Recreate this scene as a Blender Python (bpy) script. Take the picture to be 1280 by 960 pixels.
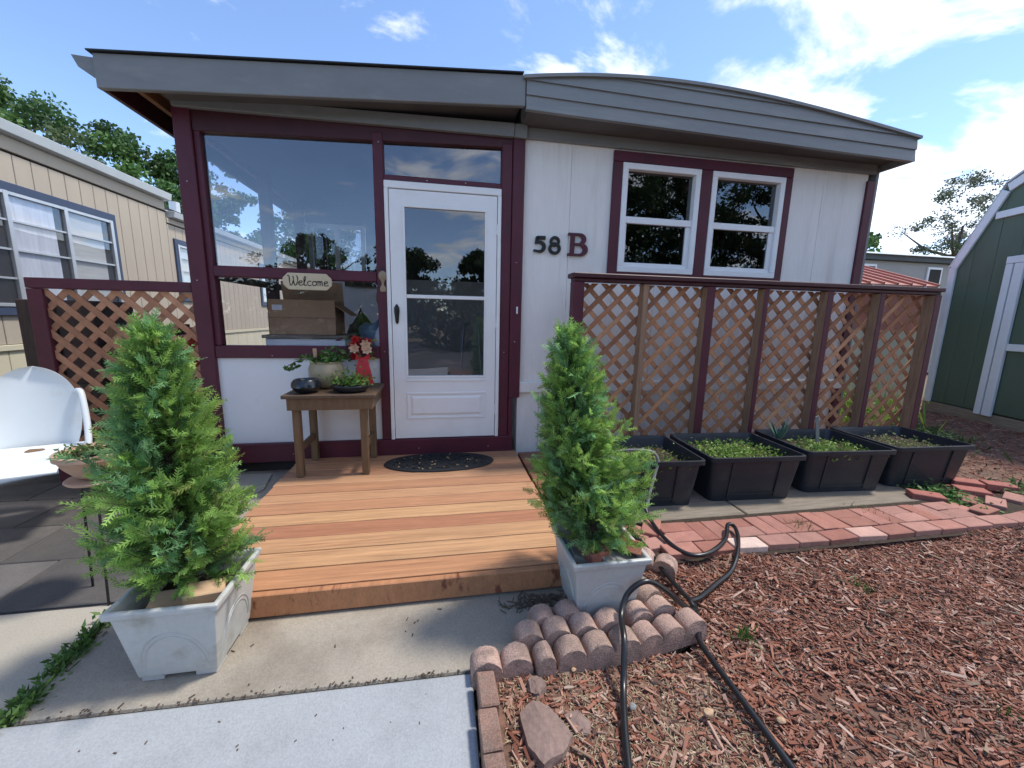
import bpy, math, random
import numpy as np
from mathutils import Matrix, Vector, Euler
PI = math.pi
rnd = random.Random(7)
for o in list(bpy.data.objects): bpy.data.objects.remove(o)
SC = bpy.context.scene
COL = SC.collection
# ------------------------------------------------------------------ camera
EYE = (0.0, 0.0, 1.30)
AX = ((0.984278, -0.175379, 0.020967), (-0.009100, -0.168901, -0.985591), (0.176393, 0.969904, -0.167842))
cd = bpy.data.cameras.new('camera'); cam = bpy.data.objects.new('camera', cd); COL.objects.link(cam)
cd.sensor_width = 36; cd.lens = 489.2 / 1280 * 36; cd.clip_start = 0.05; cd.clip_end = 2000
r, d, f = AX
cam.matrix_world = Matrix(((r[0], -d[0], -f[0], EYE[0]), (r[1], -d[1], -f[1], EYE[1]), (r[2], -d[2], -f[2], EYE[2]), (0, 0, 0, 1)))
SC.camera = cam
# ------------------------------------------------------------------ exposure, sky and sun
SC.view_settings.view_transform = 'Standard'; SC.view_settings.look = 'None'
SC.view_settings.exposure = 1.16; SC.view_settings.gamma = 1.0
SUN_EL, SUN_AZ = 64.0, 86.0        # azimuth clockwise from +Y
w = bpy.data.worlds.new('World'); SC.world = w; w.use_nodes = True
nt = w.node_tree; nt.nodes.clear()
def N(t, **k):
    n = nt.nodes.new(t)
    for a, b in k.items(): setattr(n, a, b)
    return n
def L(a, b): nt.links.new(a, b)
sky = N('ShaderNodeTexSky', sky_type='NISHITA', sun_disc=False)
sky.sun_elevation = math.radians(SUN_EL); sky.sun_rotation = math.radians(SUN_AZ)
sky.altitude = 1500; sky.air_density = 0.85; sky.dust_density = 0.15; sky.ozone_density = 2.2
tc = N('ShaderNodeTexCoord'); sp = N('ShaderNodeSeparateXYZ'); L(tc.outputs['Generated'], sp.inputs[0])
zz = N('ShaderNodeMath', operation='MAXIMUM'); L(sp.outputs[2], zz.inputs[0]); zz.inputs[1].default_value = 0.0
za = N('ShaderNodeMath', operation='ADD'); L(zz.outputs[0], za.inputs[0]); za.inputs[1].default_value = 0.22
cu = N('ShaderNodeMath', operation='DIVIDE'); L(sp.outputs[0], cu.inputs[0]); L(za.outputs[0], cu.inputs[1])
cv = N('ShaderNodeMath', operation='DIVIDE'); L(sp.outputs[1], cv.inputs[0]); L(za.outputs[0], cv.inputs[1])
cc = N('ShaderNodeCombineXYZ'); L(cu.outputs[0], cc.inputs[0]); L(cv.outputs[0], cc.inputs[1])
mp = N('ShaderNodeMapping'); L(cc.outputs[0], mp.inputs[0]); mp.inputs['Location'].default_value = (13.1, 1.7, 0); mp.inputs['Rotation'].default_value = (0, 0, 0.4); mp.inputs['Scale'].default_value = (0.9, 1.1, 1)
nz = N('ShaderNodeTexNoise'); L(mp.outputs[0], nz.inputs['Vector']); nz.inputs['Scale'].default_value = 2.2; nz.inputs['Detail'].default_value = 12; nz.inputs['Roughness'].default_value = 0.58; nz.inputs['Distortion'].default_value = 0.35
bx_ = N('ShaderNodeMath', operation='MULTIPLY'); L(sp.outputs[0], bx_.inputs[0]); bx_.inputs[1].default_value = 0.13
ad = N('ShaderNodeMath', operation='ADD'); L(nz.outputs[0], ad.inputs[0]); L(bx_.outputs[0], ad.inputs[1])
mr = N('ShaderNodeMapRange', interpolation_type='SMOOTHSTEP'); L(ad.outputs[0], mr.inputs[0]); mr.inputs[1].default_value = 0.505; mr.inputs[2].default_value = 0.62
nz2 = N('ShaderNodeTexNoise'); L(mp.outputs[0], nz2.inputs['Vector']); nz2.inputs['Scale'].default_value = 4.0; nz2.inputs['Detail'].default_value = 6
cr = N('ShaderNodeMapRange'); L(nz2.outputs[0], cr.inputs[0]); cr.inputs[1].default_value = 0.3; cr.inputs[2].default_value = 0.7; cr.inputs[3].default_value = 0.72; cr.inputs[4].default_value = 1.1
cloud = N('ShaderNodeMix', data_type='RGBA', blend_type='MULTIPLY'); cloud.inputs[0].default_value = 1
cloud.inputs[6].default_value = (3.4, 3.4, 3.45, 1); L(cr.outputs[0], cloud.inputs[7])
mx = N('ShaderNodeMix', data_type='RGBA'); L(mr.outputs[0], mx.inputs[0]); L(sky.outputs[0], mx.inputs[6])
sk5 = N('ShaderNodeVectorMath', operation='MULTIPLY_ADD'); L(sky.outputs[0], sk5.inputs[0]); sk5.inputs[1].default_value = (0.5, 0.45, 0.4); L(cloud.outputs[2], sk5.inputs[2]); L(sk5.outputs[0], mx.inputs[7])
bg = N('ShaderNodeBackground'); bg.inputs[1].default_value = 0.15; L(mx.outputs[2], bg.inputs[0])
wo = N('ShaderNodeOutputWorld'); L(bg.outputs[0], wo.inputs[0])
sl = bpy.data.lights.new('sun', 'SUN'); sl.energy = 1.8; sl.angle = math.radians(7.0); sl.color = (1, 0.95, 0.87)
sun = bpy.data.objects.new('sun', sl); COL.objects.link(sun)
e, a = math.radians(SUN_EL), math.radians(SUN_AZ)
sdir = Vector((math.sin(a) * math.cos(e), math.cos(a) * math.cos(e), math.sin(e)))
sun.rotation_euler = sdir.to_track_quat('Z', 'Y').to_euler(); sun.location = (0, 0, 12)

# ------------------------------------------------------------------ materials
def mat(name, col, rough=0.65, var=0.12, vs=6.0, bump=0.0, bs=80.0, objcol=False, st=(1, 1, 1), metal=0.0, spec=0.4, col2=None, c2s=2.0, c2t=(0.5, 0.65), attr=None, fvar=0.0, fs=90.0, trans=0.0, coat=0.0):
    m = bpy.data.materials.new(name); m.use_nodes = True
    t = m.node_tree; b = t.nodes['Principled BSDF']
    def n(ty, **k):
        q = t.nodes.new(ty)
        for a_, b_ in k.items(): setattr(q, a_, b_)
        return q
    ln = t.links.new
    tcn = n('ShaderNodeTexCoord'); oi = n('ShaderNodeObjectInfo')
    sc_ = n('ShaderNodeVectorMath', operation='SCALE'); cmb = n('ShaderNodeCombineXYZ')
    for i in range(3): ln(oi.outputs['Random'], cmb.inputs[i])
    ln(cmb.outputs[0], sc_.inputs[0]); sc_.inputs['Scale'].default_value = 37.0
    add = n('ShaderNodeVectorMath', operation='ADD'); ln(tcn.outputs['Object'], add.inputs[0]); ln(sc_.outputs[0], add.inputs[1])
    mpp = n('ShaderNodeMapping'); ln(add.outputs[0], mpp.inputs[0]); mpp.inputs['Scale'].default_value = st
    vec = mpp.outputs[0]
    if attr:
        at = n('ShaderNodeAttribute', attribute_name=attr); base = at.outputs['Color']
    elif objcol: base = oi.outputs['Color']
    else:
        rgb = n('ShaderNodeRGB'); rgb.outputs[0].default_value = (*col, 1); base = rgb.outputs[0]
    if col2:
        n2 = n('ShaderNodeTexNoise'); ln(vec, n2.inputs['Vector']); n2.inputs['Scale'].default_value = c2s; n2.inputs['Detail'].default_value = 7; n2.inputs['Roughness'].default_value = 0.6
        m2 = n('ShaderNodeMapRange'); ln(n2.outputs[0], m2.inputs[0]); m2.inputs[1].default_value = c2t[0]; m2.inputs[2].default_value = c2t[1]
        x2 = n('ShaderNodeMix', data_type='RGBA'); ln(m2.outputs[0], x2.inputs[0]); ln(base, x2.inputs[6]); x2.inputs[7].default_value = (*col2, 1); base = x2.outputs[2]
    for vv, ss in ((var, vs), (fvar, fs)):
        if vv <= 0: continue
        n1 = n('ShaderNodeTexNoise'); ln(vec, n1.inputs['Vector']); n1.inputs['Scale'].default_value = ss; n1.inputs['Detail'].default_value = 6; n1.inputs['Roughness'].default_value = 0.62
        m1 = n('ShaderNodeMapRange'); ln(n1.outputs[0], m1.inputs[0]); m1.inputs[1].default_value = 0.28; m1.inputs[2].default_value = 0.72; m1.inputs[3].default_value = 1 - vv; m1.inputs[4].default_value = 1 + vv
        x1 = n('ShaderNodeMix', data_type='RGBA', blend_type='MULTIPLY'); x1.inputs[0].default_value = 1; ln(base, x1.inputs[6]); ln(m1.outputs[0], x1.inputs[7]); base = x1.outputs[2]
    ln(base, b.inputs['Base Color'])
    b.inputs['Roughness'].default_value = rough; b.inputs['Metallic'].default_value = metal; b.inputs['Specular IOR Level'].default_value = spec
    if coat: b.inputs['Coat Weight'].default_value = coat
    if bump > 0:
        nb = n('ShaderNodeTexNoise'); ln(vec, nb.inputs['Vector']); nb.inputs['Scale'].default_value = bs; nb.inputs['Detail'].default_value = 5
        bp = n('ShaderNodeBump'); bp.inputs['Strength'].default_value = bump; bp.inputs['Distance'].default_value = 0.004; ln(nb.outputs[0], bp.inputs['Height']); ln(bp.outputs[0], b.inputs['Normal'])
    if trans > 0:
        tr = n('ShaderNodeBsdfTranslucent'); ln(base, tr.inputs[0]); ms = n('ShaderNodeMixShader'); ms.inputs[0].default_value = trans
        ln(b.outputs[0], ms.inputs[1]); ln(tr.outputs[0], ms.inputs[2]); ln(ms.outputs[0], t.nodes['Material Output'].inputs[0])
    return m
def glassmat(name, tint=0.82, base=0.10, edge=0.55):
    m = bpy.data.materials.new(name); m.use_nodes = True
    t = m.node_tree; t.nodes.clear(); ln = t.links.new
    o = t.nodes.new('ShaderNodeOutputMaterial'); tr = t.nodes.new('ShaderNodeBsdfTransparent'); gl = t.nodes.new('ShaderNodeBsdfGlossy')
    tr.inputs[0].default_value = (tint, tint, tint * 1.02, 1); gl.inputs['Roughness'].default_value = 0.0
    nzg = t.nodes.new('ShaderNodeTexNoise'); nzg.inputs['Scale'].default_value = 1.6; nzg.inputs['Detail'].default_value = 1
    tg = t.nodes.new('ShaderNodeTexCoord'); ln(tg.outputs['Object'], nzg.inputs['Vector'])
    bpn = t.nodes.new('ShaderNodeBump'); bpn.inputs['Strength'].default_value = 0.25; bpn.inputs['Distance'].default_value = 0.02; ln(nzg.outputs[0], bpn.inputs['Height']); ln(bpn.outputs[0], gl.inputs['Normal'])
    lw = t.nodes.new('ShaderNodeLayerWeight'); lw.inputs[0].default_value = 0.5
    pw = t.nodes.new('ShaderNodeMath'); pw.operation = 'POWER'; ln(lw.outputs['Facing'], pw.inputs[0]); pw.inputs[1].default_value = 2.6
    ma = t.nodes.new('ShaderNodeMath'); ma.operation = 'MULTIPLY_ADD'; ln(pw.outputs[0], ma.inputs[0]); ma.inputs[1].default_value = edge; ma.inputs[2].default_value = base
    ms = t.nodes.new('ShaderNodeMixShader'); ln(ma.outputs[0], ms.inputs[0]); ln(tr.outputs[0], ms.inputs[1]); ln(gl.outputs[0], ms.inputs[2]); ln(ms.outputs[0], o.inputs[0])
    return m
M_MAROON = mat('maroon_paint', (0.085, 0.014, 0.028), 0.5, 0.18, 5, 0.15, 60, col2=(0.06, 0.02, 0.03), c2s=9, c2t=(0.58, 0.72))
M_MAROON_DK = mat('maroon_rail_paint', (0.055, 0.012, 0.018), 0.5, 0.2, 5, 0.15, 60)
M_WHITE = mat('white_wall_paint', (0.79, 0.76, 0.715), 0.6, 0.05, 2.2, 0.25, 130, st=(2.2, 1, 0.22), fvar=0.04, fs=30, col2=(0.60, 0.565, 0.51), c2s=3.0, c2t=(0.52, 0.8))
M_PANEL = mat('white_panel_paint', (0.74, 0.74, 0.75), 0.55, 0.05, 2.5, 0.1, 100, col2=(0.60, 0.61, 0.66), c2s=5, c2t=(0.62, 0.8))
M_DOOR = mat('white_door_paint', (0.80, 0.80, 0.79), 0.35, 0.04, 4, 0.03, 40, col2=(0.70, 0.69, 0.66), c2s=3, c2t=(.6, .85))
M_VINYL = mat('white_vinyl', (0.80, 0.80, 0.80), 0.35, 0.03, 6)
M_GREY = mat('grey_fascia_paint', (0.195, 0.20, 0.20), 0.5, 0.12, 3, 0.15, 120, st=(.6, 1, 2), col2=(0.26, 0.255, 0.24), c2s=5, c2t=(0.55, 0.8))
M_GREYMET = mat('grey_metal_siding', (0.205, 0.215, 0.215), 0.42, 0.10, 2, 0.08, 120, st=(0.4, 1, 4), fvar=.06, fs=14, col2=(0.27, 0.27, 0.255), c2s=2.5, c2t=(.55, .8))
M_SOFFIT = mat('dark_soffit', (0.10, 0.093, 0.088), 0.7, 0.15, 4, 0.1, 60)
M_BLACKTRIM = mat('black_drip_edge', (0.02, 0.02, 0.022), 0.5, 0.2, 5)
M_ROOFWOOD = mat('brown_roof_decking', (0.26, 0.13, 0.06), 0.7, 0.25, 4, 0.2, 60, st=(1, 8, 8))
M_DARKWOOD = mat('weathered_dark_wood', (0.055, 0.035, 0.03), 0.75, 0.3, 6, 0.3, 50, st=(6, 6, 1))
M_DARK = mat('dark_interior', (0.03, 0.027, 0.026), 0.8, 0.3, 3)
M_FLOOR = mat('porch_floor', (0.28, 0.25, 0.22), 0.8, 0.2, 3)
M_GLASS = glassmat('window_glass', 0.96, 0.05, 0.5)
M_GLASSU = glassmat('porch_glass', 0.84, 0.14, 0.5)
M_GLASSD = glassmat('storm_door_glass', 0.70, 0.13, 0.6)
M_GLASSH = glassmat('sash_glass', 0.5, 0.13, 0.6)
M_DECK = mat('redwood_deck_board', (0.5, 0.25, 0.1), 0.55, 0.24, 2.2, 0.35, 30, objcol=True, st=(1.0, 26, 26), fvar=0.16, fs=7, col2=(0.22, 0.09, 0.045), c2s=1.3, c2t=(0.58, 0.78))
M_DECKF = mat('stained_redwood_board', (0.44, 0.20, 0.095), 0.6, 0.16, 3, 0.3, 40, objcol=True, st=(9, 1, 4), fvar=0.12, fs=14, col2=(0.20, 0.065, 0.035), c2s=2.2, c2t=(0.57, 0.66))
M_LATT = mat('cedar_lattice_slat', (0.3, 0.13, 0.08), 0.7, 0.2, 6, 0.2, 50, objcol=True, st=(3, 3, 3), fvar=0.1, fs=60)
M_POSTWOOD = mat('bare_brown_post', (0.30, 0.185, 0.115), 0.75, 0.3, 5, 0.3, 50, st=(9, 9, 1), fvar=0.1, fs=30)
M_TABLE = mat('weathered_table_wood', (0.115, 0.07, 0.042), 0.6, 0.3, 5, 0.3, 40, st=(3, 9, 3), fvar=0.15, fs=60, col2=(0.045, 0.032, 0.025), c2s=5, c2t=(0.5, 0.7))
M_TABLELEG = mat('brown_leg_wood', (0.14, 0.085, 0.045), 0.6, 0.25, 5, 0.3, 40, st=(9, 9, 1.5), fvar=0.12, fs=50)
M_PLANTER = mat('grey_white_plastic', (0.48, 0.485, 0.47), 0.45, 0.06, 5, 0.12, 140, col2=(0.33, 0.31, 0.27), c2s=7, c2t=(0.54, 0.72), fvar=.06, fs=45)
M_TUB = mat('black_plastic_tub', (0.021, 0.025, 0.033), 0.42, 0.15, 5, 0.06, 160, col2=(0.045, 0.047, 0.05), c2s=5, c2t=(0.55, 0.85), fvar=.25, fs=60)
M_SOIL = mat('potting_soil', (0.045, 0.03, 0.02), 0.95, 0.5, 30, 0.9, 60, fvar=0.3)
M_BRICK = mat('red_brick', (0.4, 0.13, 0.09), 0.85, 0.16, 12, 0.5, 150, objcol=True, fvar=0.14, fs=120)
M_SCALLOP = mat('pink_brown_concrete', (0.30, 0.17, 0.135), 0.92, 0.22, 9, 1.0, 140, objcol=True, fvar=0.4, fs=190, col2=(0.19, 0.14, 0.115), c2s=14, c2t=(0.5, 0.72))
M_STONE = mat('grey_purple_stone', (0.22, 0.15, 0.125), 0.9, 0.25, 8, 0.8, 50, fvar=0.15)
M_TIMBER = mat('weathered_timber', (0.23, 0.19, 0.145), 0.85, 0.3, 5, 0.5, 40, st=(1, 12, 12), fvar=0.15)
M_HOSE = mat('black_rubber_hose', (0.014, 0.014, 0.016), 0.3, 0.2, 10, spec=0.6)
M_HOSEG = mat('grey_hose', (0.20, 0.20, 0.19), 0.3, 0.1, 10, spec=0.6)
M_PAD = mat('beige_concrete', (0.33, 0.29, 0.235), 0.88, 0.14, 1.6, 0.5, 200, fvar=0.18, fs=150, col2=(0.23, 0.195, 0.155), c2s=2.1, c2t=(0.48, 0.66))
M_WALK = mat('pale_concrete', (0.35, 0.365, 0.38), 0.85, 0.10, 1.8, 0.5, 160, fvar=0.16, fs=170, col2=(0.29, 0.30, 0.31), c2s=2.3, c2t=(0.5, 0.68))
M_STRIP = mat('tan_concrete', (0.38, 0.345, 0.285), 0.88, 0.12, 1.5, 0.35, 200, fvar=0.14, fs=150)
M_DRIVE = mat('dark_paving', (0.085, 0.078, 0.074), 0.8, 0.28, 2.4, 0.4, 120, fvar=0.16, fs=120, col2=(0.19, 0.17, 0.155), c2s=1.1, c2t=(0.52, 0.7))
M_PAVER = mat('dark_paver', (0.085, 0.078, 0.074), 0.8, 0.25, 3, 0.4, 120, objcol=True, fvar=0.16, fs=120, col2=(0.15, 0.135, 0.125), c2s=2.2, c2t=(0.52, 0.72))
M_GROUND = mat('dry_earth', (0.19, 0.14, 0.10), 0.95, 0.3, 1.5, 0.6, 40, fvar=0.2, col2=(0.12, 0.13, 0.05), c2s=0.6, c2t=(0.5, 0.62))
M_MULCHBED = mat('mulch_soil', (0.17, 0.10, 0.07), 0.95, 0.3, 9, 1.0, 60, fvar=0.3, fs=60, col2=(0.17, 0.075, 0.05), c2s=3)
M_CHIP = mat('wood_chip', (0.3, 0.15, 0.1), 0.85, 0.12, 40, 0.25, 120, attr='tint')
M_LEAF = mat('conifer_foliage', (0.1, 0.2, 0.03), 0.55, 0.0, attr='tint', trans=0.48)
M_LEAFB = mat('broad_leaf_foliage', (0.1, 0.2, 0.03), 0.55, 0.0, attr='tint', trans=0.3)
M_BARK = mat('bark', (0.11, 0.08, 0.06), 0.9, 0.3, 8, 0.8, 30, st=(4, 4, 1))
M_TAN = mat('tan_siding', (0.45, 0.385, 0.305), 0.7, 0.06, 2, 0.15, 90, st=(3, 3, 0.6))
M_CREAM = mat('cream_skirting', (0.60, 0.55, 0.40), 0.7, 0.07, 2, 0.1, 90)
M_NAVY = mat('blue_grey_trim', (0.045, 0.065, 0.12), 0.5, 0.1, 5)
M_ALU = mat('aluminium', (0.55, 0.56, 0.57), 0.35, 0.06, 8, metal=0.6)
M_GUTTER = mat('pale_gutter', (0.50, 0.53, 0.54), 0.4, 0.06, 5)
M_CURTAIN = mat('white_curtain', (0.72, 0.76, 0.80), 0.8, 0.15, 3, st=(1, 8, 0.8))
M_BLIND = mat('pale_blind', (0.62, 0.63, 0.58), 0.7, 0.12, 3, st=(1, 1, 14))
M_CHAIR = mat('white_enamel', (0.70, 0.74, 0.75), 0.35, 0.04, 3, 0.05, 60, col2=(0.62, 0.62, 0.58), c2s=4, c2t=(0.62, 0.8))
M_RUST = mat('rust', (0.19, 0.11, 0.06), 0.85, 0.3, 20, 0.4, 60)
M_TERRA = mat('pale_terracotta', (0.48, 0.31, 0.22), 0.75, 0.14, 6, 0.3, 90)
M_BLACKMETAL = mat('black_metal', (0.012, 0.012, 0.013), 0.45, 0.2, 8)
M_RUBBER = mat('black_rubber', (0.016, 0.017, 0.019), 0.6, 0.2, 20, 0.3, 90)
M_GLAZE = mat('black_glaze', (0.008, 0.011, 0.017), 0.22, 0.1, 6, spec=0.6)
M_CERAMIC = mat('beige_ceramic', (0.40, 0.32, 0.21), 0.4, 0.14, 5, 0.1, 60, col2=(0.27, 0.19, 0.11), c2s=4)
M_SIGN = mat('cream_sign_board', (0.58, 0.48, 0.32), 0.6, 0.1, 8, 0.15, 60)
M_INK = mat('black_paint', (0.012, 0.012, 0.012), 0.5, 0.1, 6)
M_BRASS = mat('antique_metal', (0.30, 0.22, 0.14), 0.5, 0.2, 9)
M_CARD = mat('cardboard', (0.42, 0.26, 0.15), 0.8, 0.08, 4, 0.1, 60)
M_PALEWOOD = mat('pale_block_wood', (0.50, 0.33, 0.20), 0.75, 0.14, 5, 0.3, 60, st=(2, 9, 9))
M_GREYSLAB = mat('grey_slab', (0.24, 0.24, 0.23), 0.9, 0.15, 8, 0.5, 100)
M_RED = mat('red_plastic', (0.42, 0.03, 0.015), 0.4, 0.1, 5)
M_REDFLOWER = mat('red_petal', (0.48, 0.02, 0.02), 0.55, 0.25, 30, trans=0.2)
M_PINK = mat('cream_petal', (0.75, 0.52, 0.36), 0.6, 0.12, 30, trans=0.2)
M_RIBBON = mat('red_ribbon', (0.52, 0.02, 0.025), 0.45, 0.15, 12)
M_BLUE = mat('blue_cloth', (0.20, 0.28, 0.38), 0.8, 0.2, 6, 0.3, 40)
M_GREEN = mat('green_shed_paint', (0.075, 0.112, 0.080), 0.6, 0.10, 2.5, 0.15, 90, st=(2, 2, 0.5))
M_SHEDTRIM = mat('white_shed_trim', (0.62, 0.66, 0.70), 0.5, 0.06, 4, 0.1, 90)
M_REDMETAL = mat('coral_red_metal', (0.46, 0.17, 0.12), 0.42, 0.07, 2)
M_FARWALL = mat('grey_far_wall', (0.36, 0.35, 0.33), 0.8, 0.06, 2)
M_FARROOF = mat('pale_metal_roof', (0.48, 0.53, 0.54), 0.5, 0.05, 2)
M_DKGREY = mat('dark_grey_trim', (0.06, 0.07, 0.075), 0.6, 0.1, 3)
M_CLOTH = mat('dark_cloth', (0.05, 0.04, 0.035), 0.9, 0.3, 6, 0.4, 30)

# ------------------------------------------------------------------ mesh builder
class MB:
    def __init__(s): s.v = []; s.f = []; s.m = []
    def add(s, vs, fs, mi=0):
        o = len(s.v); s.v += [tuple(p) for p in vs]; s.f += [tuple(i + o for i in q) for q in fs]; s.m += [mi] * len(fs); return s
    def hexa(s, p, mi=0, mis=None):   # p: 4 bottom then 4 top, counter-clockwise
        fs = [(3, 2, 1, 0), (4, 5, 6, 7), (0, 1, 5, 4), (1, 2, 6, 5), (2, 3, 7, 6), (3, 0, 4, 7)]   # bottom top front(-y) right(+x) back left
        o = len(s.f); s.add(p, fs, mi)
        if mis:
            for k, q in mis.items(): s.m[o + k] = q
        return s
    def box(s, x0, x1, y0, y1, z0, z1, mi=0, mis=None):
        return s.hexa([(x0, y0, z0), (x1, y0, z0), (x1, y1, z0), (x0, y1, z0), (x0, y0, z1), (x1, y0, z1), (x1, y1, z1), (x0, y1, z1)], mi, mis)
    def obox(s, c, size, rot=(0, 0, 0), mi=0):
        R_ = Euler(rot).to_matrix(); c = Vector(c); h = [q / 2 for q in size]; p = []
        for z in (-1, 1):
            for x, y in ((-1, -1), (1, -1), (1, 1), (-1, 1)): p.append(tuple(c + R_ @ Vector((x * h[0], y * h[1], z * h[2]))))
        return s.hexa(p, mi)
    def beam(s, a, b, wx, wz, up=(0, 0, 1), mi=0):
        a, b = Vector(a), Vector(b); dd = (b - a).normalized(); u = Vector(up); sd = dd.cross(u).normalized(); u = sd.cross(dd)
        p = []
        for q in (-1, 1):
            for base, t in ((a, -1), (a, 1), (b, 1), (b, -1)): p.append(tuple(base + sd * (wx / 2 * t) + u * (wz / 2 * q)))
        return s.hexa(p, mi)
    def prism(s, poly, axis, a, b, mi=0):
        def P(u, v, t): return {'x': (t, u, v), 'y': (u, t, v), 'z': (u, v, t)}[axis]
        n = len(poly); vs = [P(u, v, a) for u, v in poly] + [P(u, v, b) for u, v in poly]
        fs = [tuple(range(n))[::-1], tuple(range(n, 2 * n))] + [(i, (i + 1) % n, n + (i + 1) % n, n + i) for i in range(n)]
        return s.add(vs, fs, mi)
    def tube(s, pts, r, n=8, mi=0, cap=True):
        pts = [Vector(p) for p in pts]; rs = r if isinstance(r, (list, tuple)) else [r] * len(pts); vs = []; up = Vector((0, 0, 1))
        pu = None
        for i, p in enumerate(pts):
            t = (pts[min(i + 1, len(pts) - 1)] - pts[max(i - 1, 0)]).normalized()
            if pu is None: pu = t.orthogonal().normalized()
            pu = (pu - t * pu.dot(t)).normalized(); q = t.cross(pu)
            for k in range(n):
                c_, s_ = math.cos(2 * PI * k / n), math.sin(2 * PI * k / n); vs.append(tuple(p + (pu * c_ + q * s_) * rs[i]))
        fs = [(i * n + k, i * n + (k + 1) % n, (i + 1) * n + (k + 1) % n, (i + 1) * n + k) for i in range(len(pts) - 1) for k in range(n)]
        if cap: fs += [tuple(range(n))[::-1], tuple(range((len(pts) - 1) * n, len(pts) * n))]
        return s.add(vs, fs, mi)
    def lathe(s, prof, c=(0, 0, 0), n=28, mi=0, sx=1, sy=1):
        vs = []; m = len(prof)
        for rr, z in prof:
            for k in range(n): vs.append((c[0] + rr * sx * math.cos(2 * PI * k / n), c[1] + rr * sy * math.sin(2 * PI * k / n), c[2] + z))
        fs = [(i * n + k, i * n + (k + 1) % n, (i + 1) * n + (k + 1) % n, (i + 1) * n + k) for i in range(m - 1) for k in range(n)]
        fs += [tuple(range(n))[::-1], tuple(range((m - 1) * n, m * n))]
        return s.add(vs, fs, mi)
    def ribbon(s, pts, wd, y0, y1, closed=False, mi=0):     # flat stroke in x-z, thickness y0..y1
        pts = [Vector(p) for p in pts]; n = len(pts); ws = wd if isinstance(wd, (list, tuple)) else [wd] * n; lf = []; rt = []
        for i, p in enumerate(pts):
            if closed: t = pts[(i + 1) % n] - pts[i - 1]
            else: t = pts[min(i + 1, n - 1)] - pts[max(i - 1, 0)]
            t.normalize(); q = Vector((-t.y, t.x)); lf.append(p + q * ws[i] / 2); rt.append(p - q * ws[i] / 2)
        vs = []
        for l_, r_ in zip(lf, rt): vs += [(l_.x, y0, l_.y), (r_.x, y0, r_.y), (r_.x, y1, r_.y), (l_.x, y1, l_.y)]
        fs = []
        for i in range(n if closed else n - 1):
            a_, b_ = 4 * i, 4 * ((i + 1) % n)
            for k in range(4): fs.append((a_ + k, b_ + k, b_ + (k + 1) % 4, a_ + (k + 1) % 4))
        if not closed: fs += [(0, 1, 2, 3), (4 * n - 1, 4 * n - 2, 4 * n - 3, 4 * n - 4)]
        return s.add(vs, fs, mi)
    def build(s, name, mats, parent=None, bevel=0.0, smooth=False, local=False, seg=1):
        me = bpy.data.meshes.new(name)
        v = np.array(s.v, float)
        loc = (0, 0, 0)
        if parent is not None and not local: v = v - np.array(wloc(parent))
        elif parent is None and not local:
            lo, hi = v.min(0), v.max(0); loc = ((lo[0] + hi[0]) / 2, (lo[1] + hi[1]) / 2, lo[2]); v = v - np.array(loc)
        me.from_pydata(v.tolist(), [], s.f)
        for q in (mats if isinstance(mats, (list, tuple)) else [mats]): me.materials.append(q)
        if max(s.m) > 0: me.polygons.foreach_set('material_index', s.m)
        me.update()
        o = bpy.data.objects.new(name, me); COL.objects.link(o); o.location = loc
        fix_normals(me)
        if parent is not None: o.parent = parent
        if smooth:
            for p in me.polygons: p.use_smooth = True
            try: me.set_sharp_from_angle(angle=math.radians(40))
            except Exception: pass
        if bevel > 0:
            bm_ = o.modifiers.new('bevel', 'BEVEL'); bm_.width = bevel; bm_.segments = seg; bm_.limit_method = 'ANGLE'; bm_.angle_limit = math.radians(40)
        return o
import bmesh
def fix_normals(me):
    if len(me.polygons) > 30000: return
    b = bmesh.new(); b.from_mesh(me); bmesh.ops.recalc_face_normals(b, faces=b.faces); b.to_mesh(me); b.free()
def wloc(o):
    l_ = Vector((0, 0, 0))
    while o is not None: l_ += o.location; o = o.parent
    return l_
def tag(o, label=None, cat=None, group=None, kind=None):
    if label: o['label'] = label
    if cat: o['category'] = cat
    if group: o['group'] = group
    if kind: o['kind'] = kind
    return o
def thing(name, label, cat, loc, rz=0.0, group=None):
    o = bpy.data.objects.new(name, None); COL.objects.link(o); o.location = loc; o.rotation_euler = (0, 0, rz); o.empty_display_size = 0.1
    return tag(o, label, cat, group)
def dup(root, loc, rz=0.0, label=None):
    r_ = root.copy(); COL.objects.link(r_); r_.location = loc; r_.rotation_euler = (0, 0, rz)
    if label: r_['label'] = label
    for ch in root.children:
        c_ = ch.copy(); COL.objects.link(c_); c_.parent = r_
        for g in ch.children:
            d_ = g.copy(); COL.objects.link(d_); d_.parent = c_
    return r_
def inst(name, me, loc, rot=(0, 0, 0), color=None, parent=None, scale=None):
    o = bpy.data.objects.new(name, me); COL.objects.link(o); o.rotation_euler = rot
    o.location = loc if parent is None else Vector(loc) - wloc(parent)
    if parent is not None: o.parent = parent
    if color: o.color = (*color, 1)
    if scale: o.scale = scale
    return o
def spline(pts, k=6):
    P = [Vector(p) for p in pts]; P = [P[0] * 2 - P[1]] + P + [P[-1] * 2 - P[-2]]; out = []
    for i in range(1, len(P) - 2):
        for j in range(k):
            t = j / k; a_, b_, c_, d_ = P[i - 1:i + 3]
            out.append(0.5 * ((2 * b_) + (c_ - a_) * t + (2 * a_ - 5 * b_ + 4 * c_ - d_) * t * t + (3 * b_ - a_ - 3 * c_ + d_) * t ** 3))
    return out + [P[-2]]
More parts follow.
